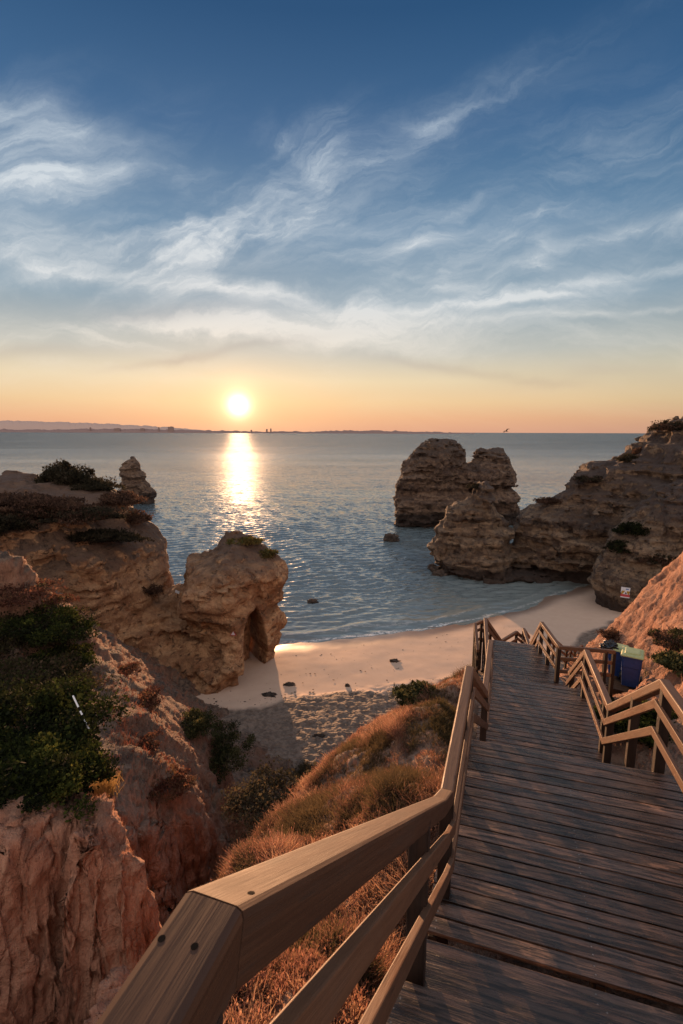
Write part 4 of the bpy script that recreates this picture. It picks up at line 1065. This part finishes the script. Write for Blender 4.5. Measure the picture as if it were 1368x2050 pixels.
from mathutils.bvhtree import BVHTree
def bvh_of(o):
    me = o.data; return BVHTree.FromPolygons([v.co[:] for v in me.vertices], [p.vertices[:] for p in me.polygons])
def bvh_np(V, Q): return BVHTree.FromPolygons(V.tolist(), Q.tolist())
T_HILL = bvh_np(TV, TQ)
def hit(px, py, tree):
    d = Vector(cdir(px, py)).normalized(); r = tree.ray_cast(Vector((0, 0, CAMZ)), d); return r[0]
def drop(x, y, tree):
    r = tree.ray_cast(Vector((x, y, 60)), Vector((0, 0, -1))); return r[0]
T_H = bvh_of(rH); T_B = bvh_of(rB); T_C = bvh_of(rC)

BUSHES = [
 (20, 1190, 'hill', (1.8, 1.4, 0.35), 12000, 0.05, RUST, 'rusty low scrub on the crest at the left edge of the slope'),
 (105, 1205, 'hill', (0.9, 0.8, 0.35), 6000, 0.045, RUST, 'rusty tuft of scrub at the tip of the left crest'),
 (250, 1350, 'hill', (0.45, 0.8, 0.2), 5000, 0.04, RUST, 'reddish scrub on the ridge line below the cave recess'),
 (290, 1410, 'hill', (0.45, 0.9, 0.2), 6000, 0.04, RUST, 'reddish scrub strip low on the ridge line near the sand'),
 (340, 1570, 'hill', (0.6, 0.7, 0.14), 6000, 0.035, RUST, 'pinkish red herb patch on the shoulder above the gully wall'),
 (290, 1500, 'hill', (0.35, 0.8, 0.14), 5000, 0.035, RUST, 'narrow reddish herb strip running up from the gully shoulder'),
 # px, py, tree, radius xyz, n, leaf size, palette, label
 (80, 1262, 'hill', (1.7, 1.5, 0.65), 20000, 0.055, GREEN, 'low green bush with a lit yellow-green rim near the ridge top of the left slope'),
 (125, 1325, 'hill', (1.0, 1.0, 0.5), 14000, 0.05, GREEN, 'green bush spilling down the left ridge just above the striped pole'),
 (20, 1270, 'hill', (2.6, 2.0, 0.8), 22000, 0.055, BRAMBLE, 'dark twiggy thicket at the left edge below the ridge'),
 (40, 1375, 'hill', (2.4, 1.9, 0.8), 22000, 0.05, BRAMBLE, 'dark tangled bush in the middle of the left slope'),
 (85, 1400, 'hill', (0.9, 1.0, 0.5), 12000, 0.045, GREEN[:4], 'green bush touching the upper end of the striped pole'),
 (40, 1475, 'hill', (1.7, 1.5, 0.7), 26000, 0.045, GREEN[:4], 'broad dark green bush below the middle of the left slope'),
 (120, 1505, 'hill', (0.6, 0.7, 0.4), 10000, 0.04, GREEN[:4], 'small round green bush right under the striped pole'),
 (20, 1560, 'hill', (1.2, 1.0, 0.65), 20000, 0.04, GREEN, 'leafy green bush at the left edge just above the red cliff'),
 (90, 1578, 'hill', (0.8, 0.7, 0.5), 16000, 0.035, GREEN, 'bright leafy green bush in the middle of the row above the red cliff'),
 (145, 1568, 'hill', (0.5, 0.5, 0.36), 13000, 0.035, GREEN, 'leafy green bush beside the blond grass tuft above the red cliff'),
 (435, 1500, 'hill', (1.3, 1.6, 1.0), 11000, 0.05, OLIVE, 'rounded grey-green bush at the mouth of the gully beside the rippled sand'),
 (385, 1455, 'hill', (0.9, 0.9, 0.6), 6000, 0.05, OLIVE, 'pale olive shrub on the shoulder above the gully mouth'),
 (835, 1394, 'hill', (0.65, 0.5, 0.38), 6000, 0.05, OLIVE, 'olive shrub on the crest of the grassy slope against the sand'),
 (585, 1610, 'hill', (1.3, 1.2, 0.3), 12000, 0.04, DULL, 'dull green shrub on the shaded bank of the gully'),
 (620, 1548, 'hill', (0.9, 1.0, 0.3), 8000, 0.04, DULL, 'grey-green shrub high on the gully bank where the sand begins'),
 (1300, 1450, 'hill', (0.7, 0.6, 0.4), 8000, 0.045, GREEN, 'green bush behind the right railing near the bins'),
 (1255, 1440, 'hill', (0.55, 0.5, 0.35), 6000, 0.04, GREEN, 'green bush growing under the bin platform'),
 (1362, 1330, 'hill', (0.45, 0.45, 0.25), 8000, 0.045, OLIVE, 'yellowish bush on the slope to the right of the bins'),
 (1355, 1280, 'hill', (0.7, 0.7, 0.3), 6000, 0.045, BROWN + OLIVE, 'brownish bush on the orange slope at the right edge'),
 (135, 958, 'head', (2.2, 2.0, 2.3), 10000, 0.13, DARK, 'dark dense bush crowning the top of the left headland'),
 (185, 972, 'head', (2.4, 2.0, 1.1), 7000, 0.12, DARK, 'dark bush beside the tallest one on the left headland'),
 (240, 1005, 'head', (1.8, 1.8, 1.0), 6000, 0.11, BROWN, 'reddish brown bush at the seaward edge of the left headland top'),
 (265, 1040, 'head', (1.5, 1.5, 1.0), 5000, 0.1, BROWN, 'brown scrub hanging below the headland edge near the water'),
 (40, 1015, 'head', (4.2, 2.4, 1.2), 16000, 0.12, BROWN, 'broad brown scrub at the left edge of the headland top'),
 (130, 1035, 'head', (4.2, 2.2, 1.2), 16000, 0.12, DARK + BROWN, 'dark scrub patch in the hollow under the headland crown'),
 (195, 1080, 'head', (3.6, 1.8, 0.8), 12000, 0.11, DARK, 'long dark scrub strip low on the headland slope'),
 (10, 1060, 'head', (1.8, 1.6, 1.5), 6000, 0.12, DARK, 'black-brown scrub clump at the left picture edge on the headland'),
 (490, 1085, 'head', (1.5, 1.2, 0.45), 5000, 0.09, [(0.09, 0.06, 0.02), (0.16, 0.11, 0.035), (0.08, 0.09, 0.03)], 'golden grass and scrub cap on top of the arch rock'),
 (535, 1110, 'head', (0.9, 1.0, 0.55), 3500, 0.09, [(0.09, 0.06, 0.02), (0.14, 0.10, 0.035), (0.07, 0.08, 0.03)], 'small scrub tuft on the seaward shoulder of the arch rock'),
 (300, 1185, 'head', (1.3, 0.8, 0.7), 4000, 0.08, BROWN, 'brown shrub clinging in the saddle of the headland'),
 (1345, 855, 'prom', (2.4, 2.0, 1.3), 6000, 0.15, DARK + BROWN, 'dark bush on the very top of the right promontory'),
 (1258, 918, 'prom', (1.3, 1.2, 1.0), 3500, 0.13, DARK, 'small dark bush on the skyline step of the right promontory'),
 (1280, 905, 'prom', (0.9, 0.9, 0.8), 2500, 0.12, BROWN, 'brown bush tucked under the summit of the right promontory'),
 (1180, 960, 'prom', (2.0, 1.6, 0.7), 4500, 0.14, DARK + BROWN, 'flat dark scrub on the ridge of the right promontory'),
 (1110, 1003, 'prom', (2.6, 1.6, 0.7), 5000, 0.14, BROWN, 'brown scrub on the lower ridge above the banded cliff'),
 (1270, 1060, 'butt', (2.0, 1.6, 1.3), 6500, 0.12, GREEN[:3], 'dark green bush in the cleft behind the buttress'),
 (1240, 1095, 'butt', (1.4, 1.2, 1.1), 4500, 0.12, GREEN[:3] + DARK, 'dark green bush at the crest of the sign buttress'),
 (1320, 1120, 'butt', (2.2, 1.2, 1.0), 5500, 0.11, DARK + BROWN, 'brown scrub on the upper right of the sign buttress'),
 (957, 975, 'prom', (1.3, 1.2, 0.7), 3500, 0.11, DARK, 'dark scrub on the tip of the pointed front rock'),
 (1225, 1272, 'hill', (0.5, 0.5, 0.35), 2500, 0.045, BROWN, 'tiny brown bush on the edge of the orange slope over the sand'),
]
TREES = {'hill': T_HILL, 'head': T_H, 'prom': T_B, 'butt': T_C}
for i, (px, py, tr, R, n, sz, cols, lab) in enumerate(BUSHES):
    h = hit(px, py, TREES[tr])
    if h is None:
        for q in range(1, 12):
            h = hit(px, py + 4 * q, TREES[tr])
            if h: break
    if h is None: continue
    bush('bush', (h.x, h.y, h.z - R[2] * 0.05), R, n, sz, cols, 100 + i, lab, 'bush')

# ------------------------------------------------------------------ grasses and herbs as ground cover
def grass_cover(name, weight, count, hgt, wid, palette, seed, head=0.35, clump=6, lean=0.5):
    rng = np.random.default_rng(seed)
    A, B, C, D = (TV[TQ[:, i]] for i in range(4))
    area = np.linalg.norm(np.cross(C - A, D - B), axis=1) * 0.5
    cen = (A + B + C + D) / 4; nn = TN[TQ[:, 0]]
    w = area * weight(cen, nn); w = np.maximum(w, 0); cw = np.cumsum(w); tot = cw[-1]
    nt_ = count // clump
    f = np.searchsorted(cw, rng.random(nt_) * tot)
    u = rng.random((nt_, 1)); v = rng.random((nt_, 1))
    base = A[f] * (1 - u) * (1 - v) + B[f] * u * (1 - v) + C[f] * u * v + D[f] * (1 - u) * v
    pn = fbm((base * 0.9).astype(np.float32), 3, 0.6, seed * 1.0); pn2 = fbm((base * 0.45).astype(np.float32), 3, 0.6, seed + 40.0)
    size = np.clip(0.75 + 0.75 * pn, 0.25, 1.8)
    pal = np.array(palette); ci = np.clip(((pn2 * 0.85 + 0.5) * len(pal)).astype(int) + rng.integers(-1, 2, nt_), 0, len(pal) - 1)
    tcol = pal[ci] * np.array([1.08, 0.92, 0.92]) * (0.8 + 0.4 * rng.random((nt_, 1)))
    k = np.repeat(np.arange(nt_), clump); n = len(k)
    b = base[k] + rng.normal(size=(n, 3)) * [0.03, 0.03, 0.0]
    az = rng.random(n) * 6.283; ln = lean * rng.random(n) ** 0.7
    d = np.stack([np.cos(az) * ln, np.sin(az) * ln, np.ones(n)], 1); d /= np.linalg.norm(d, axis=1, keepdims=True)
    H = (hgt * size[k] * (0.5 + 0.7 * rng.random(n)))[:, None]
    side = np.cross(d, rng.normal(size=(n, 3))); side /= np.linalg.norm(side, axis=1, keepdims=True)
    dist = np.linalg.norm(b - [0, 0, CAMZ], axis=1)[:, None]
    w_ = wid * (0.6 + 0.8 * rng.random((n, 1)))
    droop = np.stack([np.cos(az), np.sin(az), -0.4 * np.ones(n)], 1) * (0.25 * H)
    p0 = b - [0, 0, 0.02]; p1 = b + d * H * 0.6; p2 = b + d * H + droop * 0.8
    col = tcol[k] * (0.8 + 0.4 * rng.random((n, 1)))
    V = np.stack([p0 - side * w_ * 0.5, p0 + side * w_ * 0.5, p1 + side * w_ * 0.45, p1 - side * w_ * 0.45, p2 + side * w_ * 0.12, p2 - side * w_ * 0.12], 1).reshape(-1, 3)
    i0 = np.arange(n) * 6
    F = np.concatenate([np.stack([i0, i0 + 1, i0 + 2, i0 + 3], 1), np.stack([i0 + 3, i0 + 2, i0 + 4, i0 + 5], 1)])
    Cc = np.repeat(col, 6, 0)
    m = rng.random(n) < head
    hp = p2[m]; hd = d[m] + droop[m]; hd /= np.linalg.norm(hd, axis=1, keepdims=True); hs = side[m]; hs2 = np.cross(hd, hs)
    L = (0.020 + 0.022 * rng.random((m.sum(), 1))) * hgt / 0.3; q = L * 0.17
    V2 = []; 
    for sd in (hs, hs2): V2.append(np.stack([hp - hd * L * 0.2, hp + hd * L * 0.35 + sd * q, hp + hd * L, hp + hd * L * 0.35 - sd * q], 1).reshape(-1, 3))
    V2 = np.concatenate(V2); F2 = np.arange(len(V2)).reshape(-1, 4) + len(V)
    C2 = np.tile(np.repeat(np.minimum(col[m] * 1.25, 1), 4, 0), (2, 1))
    o = mesh_np(name, np.r_[V, V2], np.r_[F, F2], M['grass'], smooth=False, attrs={'col': np.r_[Cc, C2]})
    tag(o, kind='stuff'); return o
DRY = [(0.0815, 0.0735, 0.0363), (0.1793, 0.1211, 0.0726), (0.2118, 0.1211, 0.0816), (0.3096, 0.173, 0.1179), (0.3748, 0.2509, 0.1542), (0.4074, 0.2855, 0.1814), (0.3096, 0.1903, 0.127), (0.22, 0.1298, 0.0862), (0.1548, 0.0952, 0.0635), (0.1059, 0.0865, 0.0454)]
def wl(P, N):
    r = np.linalg.norm(P[:, :2], axis=1); pt = fbm((P * 1.3).astype(np.float32), 3, 0.6, 91.0); return veg_density(P, N)[0] * (7.0 / np.maximum(r, 1.2)) ** 1.1 * (0.22 + 0.78 * sstep((pt + 0.25) / 0.5))
g1 = grass_cover('dry_grass', wl, 300000, 0.21, 0.008, DRY, 11, head=0.3, clump=7, lean=0.8)
tag(g1, 'orange dry grass and herbs covering the slope left of the stairway', 'grass')
def wr(P, N):
    r = np.linalg.norm(P[:, :2], axis=1); v = veg_density(P, N); return v[1] * (9 / np.maximum(r, 2))
g2 = grass_cover('hillside_grass', wr, 50000, 0.2, 0.008, DRY + [(0.05, 0.07, 0.02)], 12, head=0.2, clump=7)
tag(g2, 'sparse dry grass on the earth slope right of the stairway', 'grass')
def wll(P, N):
    r = np.linalg.norm(P[:, :2], axis=1); return veg_density(P, N)[2] * (12 / np.maximum(r, 3))
g3 = grass_cover('scrub_grass', wll, 60000, 0.16, 0.009, [(0.13, 0.06, 0.04), (0.22, 0.09, 0.06), (0.28, 0.12, 0.08), (0.2, 0.13, 0.07)], 13, head=0.3, clump=6)
tag(g3, 'reddish low scrub grass scattered over the left slope', 'grass')
def wcrest(P, N):
    d = polysd(P[:, 0], P[:, 1], red_block); return ((d > 0.05) & (d < 1.0) & (P[:, 0] < -2.5) & (P[:, 1] < 8) & (N[:, 2] > 0.5)) * 1.0
g4 = grass_cover('cliff_edge_grass', wcrest, 26000, 0.055, 0.004, [(0.34, 0.20, 0.14), (0.44, 0.27, 0.19), (0.28, 0.13, 0.08), (0.5, 0.34, 0.25)], 14, head=0.0, clump=5, lean=1.6)
tag(g4, 'short matted pinkish straw along the top edge of the near red cliff', 'grass')
# blond tuft
def tuft(px, py, label, n=420, R=0.3, H=0.5, col=(0.42, 0.27, 0.10), seed=1):
    h = hit(px, py, T_HILL)
    if h is None: return
    rng = np.random.default_rng(seed); az = rng.random(n) * 6.283; ln = 0.75 * rng.random(n)
    d = np.stack([np.cos(az) * ln, np.sin(az) * ln, np.ones(n)], 1); d /= np.linalg.norm(d, axis=1, keepdims=True)
    b = rng.normal(size=(n, 3)) * [R * 0.3, R * 0.3, 0]; L = (H * (0.5 + 0.6 * rng.random(n)))[:, None]
    s = np.cross(d, rng.normal(size=(n, 3))); s /= np.linalg.norm(s, axis=1, keepdims=True); w = 0.006
    V = np.stack([b - s * w, b + s * w, b + d * L + s * w * 0.2, b + d * L - s * w * 0.2], 1).reshape(-1, 3)
    c = np.array(col) * (0.7 + 0.6 * rng.random((n, 1)))
    o = mesh_np('grass_tuft', V, np.arange(4 * n).reshape(n, 4), M['grass'], smooth=False, attrs={'col': np.repeat(c, 4, 0)}); o.location = h
    tag(o, label, 'grass tuft')
tuft(208, 1590, 'blond upright grass tuft at the edge of the green bushes above the gully', n=700, R=0.5, H=0.55, seed=2)

# ------------------------------------------------------------------ rocks on sand and in water
M['boulder'] = rock_mat('boulder_rock', [(0.02, 0.015, 0.012), (0.045, 0.033, 0.026), (0.09, 0.065, 0.05), (0.03, 0.022, 0.018), (0.025, 0.02, 0.016)], sz=2.0, wet=0.0, bumpd=0.05)
def at_z(px, py, z):
    a, b, c = cdir(px, py); d = (z - CAMZ) / c; return (a * d, b * d, z)
p = at_z(784, 1083, 0.0); o = blob('sea_rock', (p[0], p[1], 0.25), (1.35, 0.8, 1.1), M['boulder'], 5.1, 30, amp=0.5); tag(o, 'dark two-pointed rock rising from the water off the pointed front rock', 'rock')
p = at_z(627, 1205, 0.0); o = blob('sea_rock', (p[0], p[1], 0.0), (0.6, 0.4, 0.28), M['boulder'], 8.4, 24, amp=0.5); tag(o, 'small flat dark rock just breaking the water off the beach', 'rock')
for k, (px, py, r, lab) in enumerate(((790, 1323, 0.42, 'flat dark stone on the smooth sand in the middle of the beach'), (581, 1371, 0.42, 'dark stone on the sand beside the arch pillar shadow'), (541, 1392, 0.55, 'flat half-buried stone inside the arch pillar shadow'),
                                     (697, 1373, 0.2, 'small pebble-sized stone at the edge of the trampled sand'), (640, 1474, 0.35, 'pale flat stone on the trampled sand'))):
    x, y, _ = at_z(px, py, 0.9); z = float(beach_z(np.array(x), np.array(y))); x, y, _ = at_z(px, py, z)
    o = blob('stone', (x, y, z + 0.03), (r, r * 0.5, 0.13), M['boulder'], 11.0 + k * 3, 18, amp=0.45); tag(o, lab, 'stone')
def skerry():
    for k, (px, py, r) in enumerate(((872, 1142, 0.9), (884, 1150, 1.2), (866, 1137, 0.6))):
        x, y, _ = at_z(px, py, 0.0); o = blob('shore_rock', (x, y, 0.1), (r, r * 0.6, 0.5), M['boulder'], 31.0 + k * 3, 20, amp=0.5)
        tag(o, ['low dark rock in the water at the foot of the pointed front rock', 'widest low rock awash against the pointed front rock', 'outermost low rock awash by the pointed front rock'][k], 'rock')
skerry()
h = hit(520, 1640, T_HILL)
if h:
    o = blob('boulder', (h.x, h.y, h.z + 0.25), (0.6, 0.5, 0.45), M['soil'], 51.0, 26, amp=0.5); tag(o, 'angular brown boulder wedged in the gully', 'boulder')

def pebbles(name, C_, rad, mat, seed, flat=0.6):
    rng = np.random.default_rng(seed); n = len(C_); base = np.array([(1, 0, 0), (-1, 0, 0), (0, 1, 0), (0, -1, 0), (0, 0, 1), (0, 0, -1)], float)
    D = base[None] * (0.6 + 0.7 * rng.random((n, 6, 1))) + rng.normal(size=(n, 6, 3)) * 0.18
    th = rng.random(n) * 6.28; c, s_ = np.cos(th), np.sin(th); x = D[..., 0] * c[:, None] - D[..., 1] * s_[:, None]; y = D[..., 0] * s_[:, None] + D[..., 1] * c[:, None]
    D = np.stack([x * 1.3, y, D[..., 2] * flat], -1) * rad[:, None, None]
    V = (C_[:, None] + D).reshape(-1, 3); f = np.array([(0, 2, 4), (2, 1, 4), (1, 3, 4), (3, 0, 4), (2, 0, 5), (1, 2, 5), (3, 1, 5), (0, 3, 5)])
    F = (f[None] + (np.arange(n) * 6)[:, None, None]).reshape(-1, 3); o = mesh_np(name, V, F, mat, smooth=False); tag(o, kind='stuff'); return o
def sample_hill(weight, n, seed):
    rng = np.random.default_rng(seed); A, B, C, D = (TV[TQ[:, i]] for i in range(4)); area = np.linalg.norm(np.cross(C - A, D - B), axis=1) * 0.5
    cw = np.cumsum(area * np.maximum(weight((A + B + C + D) / 4, TN[TQ[:, 0]]), 0)); f = np.searchsorted(cw, rng.random(n) * cw[-1]); u = rng.random((n, 1)); v = rng.random((n, 1))
    return A[f] * (1 - u) * (1 - v) + B[f] * u * (1 - v) + C[f] * u * v + D[f] * (1 - u) * v, rng
pts, rng_ = sample_hill(lambda P, N: sstep((N[:, 2] - 0.35) / 0.3) * ((P[:, 0] < -1.5) | (P[:, 0] > 4.5)) * (8 / np.maximum(np.linalg.norm(P[:, :2], axis=1), 2)) ** 1.2 * (0.15 + sstep(fbm((P * 0.6).astype(np.float32), 3, 0.6, 5.0) / 0.4)), 34000, 21)
o = pebbles('gravel', pts, 0.007 + 0.028 * rng_.random(len(pts)) ** 4 + 0.0008 * np.linalg.norm(pts[:, :2], axis=1), M['soil'], 22); tag(o, 'loose gravel and crumbs of earth on the slopes either side of the stairway', 'gravel')
rng_ = np.random.default_rng(31); n_ = 900; wx_ = rng_.uniform(-14, 22, n_); wd_ = np.where(rng_.random(n_) < 0.6, 12.6 + rng_.normal(size=n_) * 0.5 + np.sin(wx_ * 0.35) * 0.7, rng_.uniform(2, 20, n_))
wy_ = shore_y(wx_) - wd_; o = pebbles('seaweed_wrack', np.c_[wx_, wy_, beach_z(wx_, wy_) + 0.03], 0.025 + 0.07 * rng_.random(n_) ** 3, M['boulder'], 32, 0.3); tag(o, 'scattered dark seaweed scraps and small debris along the tide line', 'seaweed')

# ------------------------------------------------------------------ signs, pole, debris
def mat_flat(n, c): return plain(n, c, 0.5, 0.06)
M['s_white'] = mat_flat('sign_white', (0.62, 0.62, 0.66)); M['s_red'] = mat_flat('sign_red', (0.45, 0.05, 0.06)); M['s_yel'] = mat_flat('sign_yellow', (0.75, 0.42, 0.03)); M['s_blk'] = mat_flat('sign_black', (0.02, 0.02, 0.025)); M['s_blue'] = mat_flat('sign_blue', (0.12, 0.2, 0.42))
def warning_sign():
    h = hit(1253, 1182, T_C)
    if h is None: return
    c = Vector(h); view = (Vector((0, 0, CAMZ)) - c); view.z = 0; view.normalize()
    c = c + view * 0.5; rt = Vector((0, 0, 1)).cross(view).normalized(); up = Vector((0, 0, 1))
    root = empty('warning_sign', c); tag(root, 'small white, yellow and red falling-rocks warning board on the right buttress', 'sign')
    def poly(name, pts, mat, off, th=0.004):
        mb = MB(); P = [rt * x * -1 * -1 + up * y + view * off for x, y in pts]; Q = [p - view * th for p in P]; n = len(P)
        mb.add(P + Q, [tuple(range(n)), tuple(reversed(range(n, 2 * n)))] + [(i, n + i, n + (i + 1) % n, (i + 1) % n) for i in range(n)]); return mb.build(name, mat, root)
    W2, H2 = 0.46, 0.62
    poly('board', [(-W2, -H2), (W2, -H2), (W2, H2), (-W2, H2)], M['s_white'], 0.0, 0.03)
    poly('red_band', [(-W2, -0.5), (W2, -0.5), (W2, -0.2), (-W2, -0.2)], M['s_red'], 0.012)
    for j in range(6):
        for sg in (-1, 1):
            x0 = sg * (0.12 + j * 0.055) - 0.02
            x1 = x0 + 0.055
            if abs(x0) > 0.42: continue
            poly('stripe', [(x0 - 0.06, -0.2), (x1 - 0.06, -0.2), (x1 + 0.06, 0.2), (x0 + 0.06, 0.2)], M['s_yel'] if j % 2 == 0 else M['s_blk'], 0.012 + 0.001 * j)
    poly('triangle', [(-0.27, -0.2), (0.27, -0.2), (0.0, 0.24)], M['s_white'], 0.022)
    poly('pictogram', [(-0.04, -0.15), (0.17, -0.15), (0.1, -0.02), (0.03, 0.08), (0.0, 0.0)], M['s_blk'], 0.028)
    poly('emblem', [(0.02, 0.34), (0.34, 0.36), (0.32, 0.47), (0.02, 0.5)], M['s_blue'], 0.012)
    for sx in (-1, 1):
        mb = MB(); q = rt * sx * 0.3 - view * 0.35; mb.box(q, (0.025, 0.33, 0.025), Matrix(((rt.x, view.x, 0), (rt.y, view.y, 0), (0, 0, 1)))); mb.build('bracket', M['dark'], root)
warning_sign()
h = hit(357, 1192, T_H)
if h:
    h = h + (Vector((0, 0, CAMZ)) - h).normalized() * 0.35
    root = empty('small_sign', (h.x, h.y, h.z)); mb = MB(); R = Matrix.Rotation(math.radians(-12), 3, 'Z') @ Matrix.Rotation(math.radians(15), 3, 'Y')
    mb.box((0, -0.12, 0.32), (0.22, 0.012, 0.13), R); mb.build('panel', M['s_white'], root); mb = MB(); mb.box((0, -0.06, 0.0), (0.025, 0.025, 0.3)); mb.build('stake', M['postwood'], root)
    tag(root, 'small white panel on a stake in the saddle of the left headland', 'sign')
h = hit(468, 1268, T_H)
if h:
    root = empty('triangular_sign', (h.x, h.y - 0.06, h.z)); mb = MB(); a = 0.27
    P = [(-a, 0, -0.2), (a, 0, -0.2), (0.02, 0, 0.3)]; Q = [(x, 0.02, z) for x, _, z in P]; mb.add(P + Q, [(0, 1, 2), (5, 4, 3), (0, 3, 4, 1), (1, 4, 5, 2), (2, 5, 3, 0)]); mb.build('plate', M['s_red'], root)
    mb = MB(); P = [(-a * 0.68, -0.004, -0.15), (a * 0.68, -0.004, -0.15), (0.015, -0.004, 0.19)]; Q = [(x, -0.001, z) for x, _, z in P]; mb.add(P + Q, [(0, 1, 2), (5, 4, 3), (0, 3, 4, 1), (1, 4, 5, 2), (2, 5, 3, 0)]); mb.build('face', M['s_white'], root)
    tag(root, 'small red-edged triangular warning sign on the arch rock face', 'sign')
# striped pole on the left slope
a = hit(150, 1398, T_HILL); b = hit(180, 1462, T_HILL)
if a and b:
    b = Vector(W(182, 1464, 9.2)); a = Vector(W(148, 1394, 9.45))
    root = empty('striped_pole', b); n = 9; up = Vector((0, 0, 0.0)); A_, B2 = a + up, b + up
    for i in range(n):
        p0 = A_.lerp(B2, i / n); p1 = A_.lerp(B2, (i + 1) / n); mb = MB(); beam(mb, p0, p1, 0.03, 0.03, rad=0.012)
        mb.build('band', M['white'] if i in (0, 1, 2, 4, 6, 7, 8) else M['dark'], root, origin=b)
    tag(root, 'thin white and black banded pole leaning against the scrub on the left slope', 'pole')
# litter at the gully mouth
h = hit(512, 1552, T_HILL) or Vector(at_z(512, 1552, 1.7))
for k in range(3):
    x, y, z = at_z(505 + 22 * k, 1548 + 4 * k, 1.75); o = blob('stone', (x, y, z), (0.35, 0.2, 0.16), M['boulder'], 61.0 + k, 14, amp=0.4)
    tag(o, ['leftmost grey stone at the mouth of the gully', 'middle grey stone at the mouth of the gully', 'rightmost grey stone at the mouth of the gully'][k], 'stone')

# ------------------------------------------------------------------ bird
def bird():
    c = Vector(W(1013, 862, 70)); root_mb = MB(); M['bird'] = plain('dark_feathers', (0.02, 0.018, 0.018), 0.8)
    rings = []
    for t, r in ((-0.22, 0.01), (-0.12, 0.05), (0.0, 0.075), (0.12, 0.06), (0.2, 0.035), (0.27, 0.008)):
        rings.append([(t, r * math.cos(a), r * math.sin(a)) for a in np.linspace(0, 6.283, 11)[:-1]])
    root = empty('bird', c); root.rotation_euler = (math.radians(25), math.radians(-10), math.radians(200)); loft(root_mb, rings); root_mb.build('body', M['bird'], root, True)
    for sg in (-1, 1):
        mb = MB(); P = [(0.1, sg * 0.04, 0.02), (-0.08, sg * 0.04, 0.02), (-0.07, sg * 0.32, 0.16), (0.12, sg * 0.32, 0.18), (-0.13, sg * 0.62, 0.08), (-0.05, sg * 0.62, 0.10)]
        Q = [(x, y, z - 0.012) for x, y, z in P]; F = [(0, 1, 2, 3), (3, 2, 4, 5), (6, 9, 8, 7), (9, 11, 10, 8), (0, 3, 9, 6), (3, 5, 11, 9), (5, 4, 10, 11), (4, 2, 8, 10), (2, 1, 7, 8), (1, 0, 6, 7)]; mb.add(P + Q, F); mb.build('wing', M['bird'], root)
    mb = MB(); P = [(-0.2, 0.02, 0), (-0.2, -0.02, 0), (-0.36, -0.06, 0), (-0.36, 0.06, 0)]; Q = [(x, y, z - 0.01) for x, y, z in P]; mb.add(P + Q, [(0, 1, 2, 3), (7, 6, 5, 4), (0, 3, 7, 4), (1, 0, 4, 5), (2, 1, 5, 6), (3, 2, 6, 7)]); mb.build('tail', M['bird'], root)
    tag(root, 'dark bird gliding low over the horizon right of the far stack', 'bird')
bird()

# ------------------------------------------------------------------ distant coast
M['coast'] = plain('distant_land', (0.26, 0.17, 0.15), 0.95, 0.1); M['coast2'] = plain('far_hills', (0.46, 0.33, 0.28), 0.95, 0.05); M['bldg'] = plain('pale_walls', (0.24, 0.16, 0.14), 0.8, 0.1)  # pale colours paint in the haze over the far land and buildings
def coast(name, dist, prof, depth, mat, jag, seed):
    pxs = np.arange(prof[0][0], prof[-1][0] + 1, 1.0)
    top = np.interp(pxs, [q[0] for q in prof], [q[1] for q in prof])
    rng = np.random.default_rng(int(seed)); hor = 865.0
    P0 = np.c_[pxs * 0.11, pxs * 0, pxs * 0].astype(np.float32)
    hgt = np.maximum(top + jag * fbm(P0, 4, 0.6, seed) , 0.0)      # in photo pixels above the water line
    V = []
    for px, t in zip(pxs, hgt):
        a, b, c = cdir(px, hor); s = dist / b; X0, Y0 = a * s, b * s; hz = t * s / FPX
        for k, (dy, f) in enumerate(((-0.10, 0.0), (-0.07, 0.45), (0.0, 1.0), (0.35, 0.9), (1.0, 0.0))):
            V.append((X0 * (1 + dy * depth / dist), Y0 + dy * depth, hz * f - (2.0 if f == 0 else 0)))
    n = len(pxs); idx = np.arange(n * 5).reshape(n, 5); Q = np.stack([idx[:-1, :-1], idx[1:, :-1], idx[1:, 1:], idx[:-1, 1:]], -1).reshape(-1, 4)
    o = mesh_np(name, np.array(V), Q, mat, smooth=False); tag(o, kind='structure'); return o
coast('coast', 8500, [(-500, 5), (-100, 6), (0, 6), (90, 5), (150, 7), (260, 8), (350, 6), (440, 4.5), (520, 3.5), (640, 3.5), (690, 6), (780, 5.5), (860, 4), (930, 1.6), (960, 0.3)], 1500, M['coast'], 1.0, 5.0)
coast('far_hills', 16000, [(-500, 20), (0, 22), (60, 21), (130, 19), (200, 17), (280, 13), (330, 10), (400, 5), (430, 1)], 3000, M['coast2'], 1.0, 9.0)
def town():
    for k, (px, w, h, lab) in enumerate(((342, 11, 12, 'widest block of flats on the distant coast'), (318, 2, 11, 'slim tower on the distant coast left of the widest block'), (181, 2, 10, 'lone tower far left on the distant coast'), (534, 3, 8, 'left block of the small cluster right of the sun'), (542, 2.5, 9, 'right block of the small cluster right of the sun'),
                                    (503, 3, 6, 'low block right below the sun on the distant coast'), (235, 12, 8.6, 'long low building on the distant coast'), (285, 8, 8.6, 'low building between the lone tower and the slim tower'))):
        a, b, c = cdir(px, 865); s = 8400 / b; m_ = s / FPX; root = empty('distant_building', (a * s, b * s, 0)); mb = MB()
        mb.box((0, 0, h * m_ / 2), (w * m_ / 2, 12, h * m_ / 2)); mb.build('wall', M['bldg'], root)
        mb = MB(); mb.box((w * m_ * 0.1, 0, h * m_ + 2.5), (w * m_ * 0.2, 6, 2.4)); mb.build('roof', M['bldg'], root)
        tag(root, lab, 'building', 'buildings on the distant coast')
town()
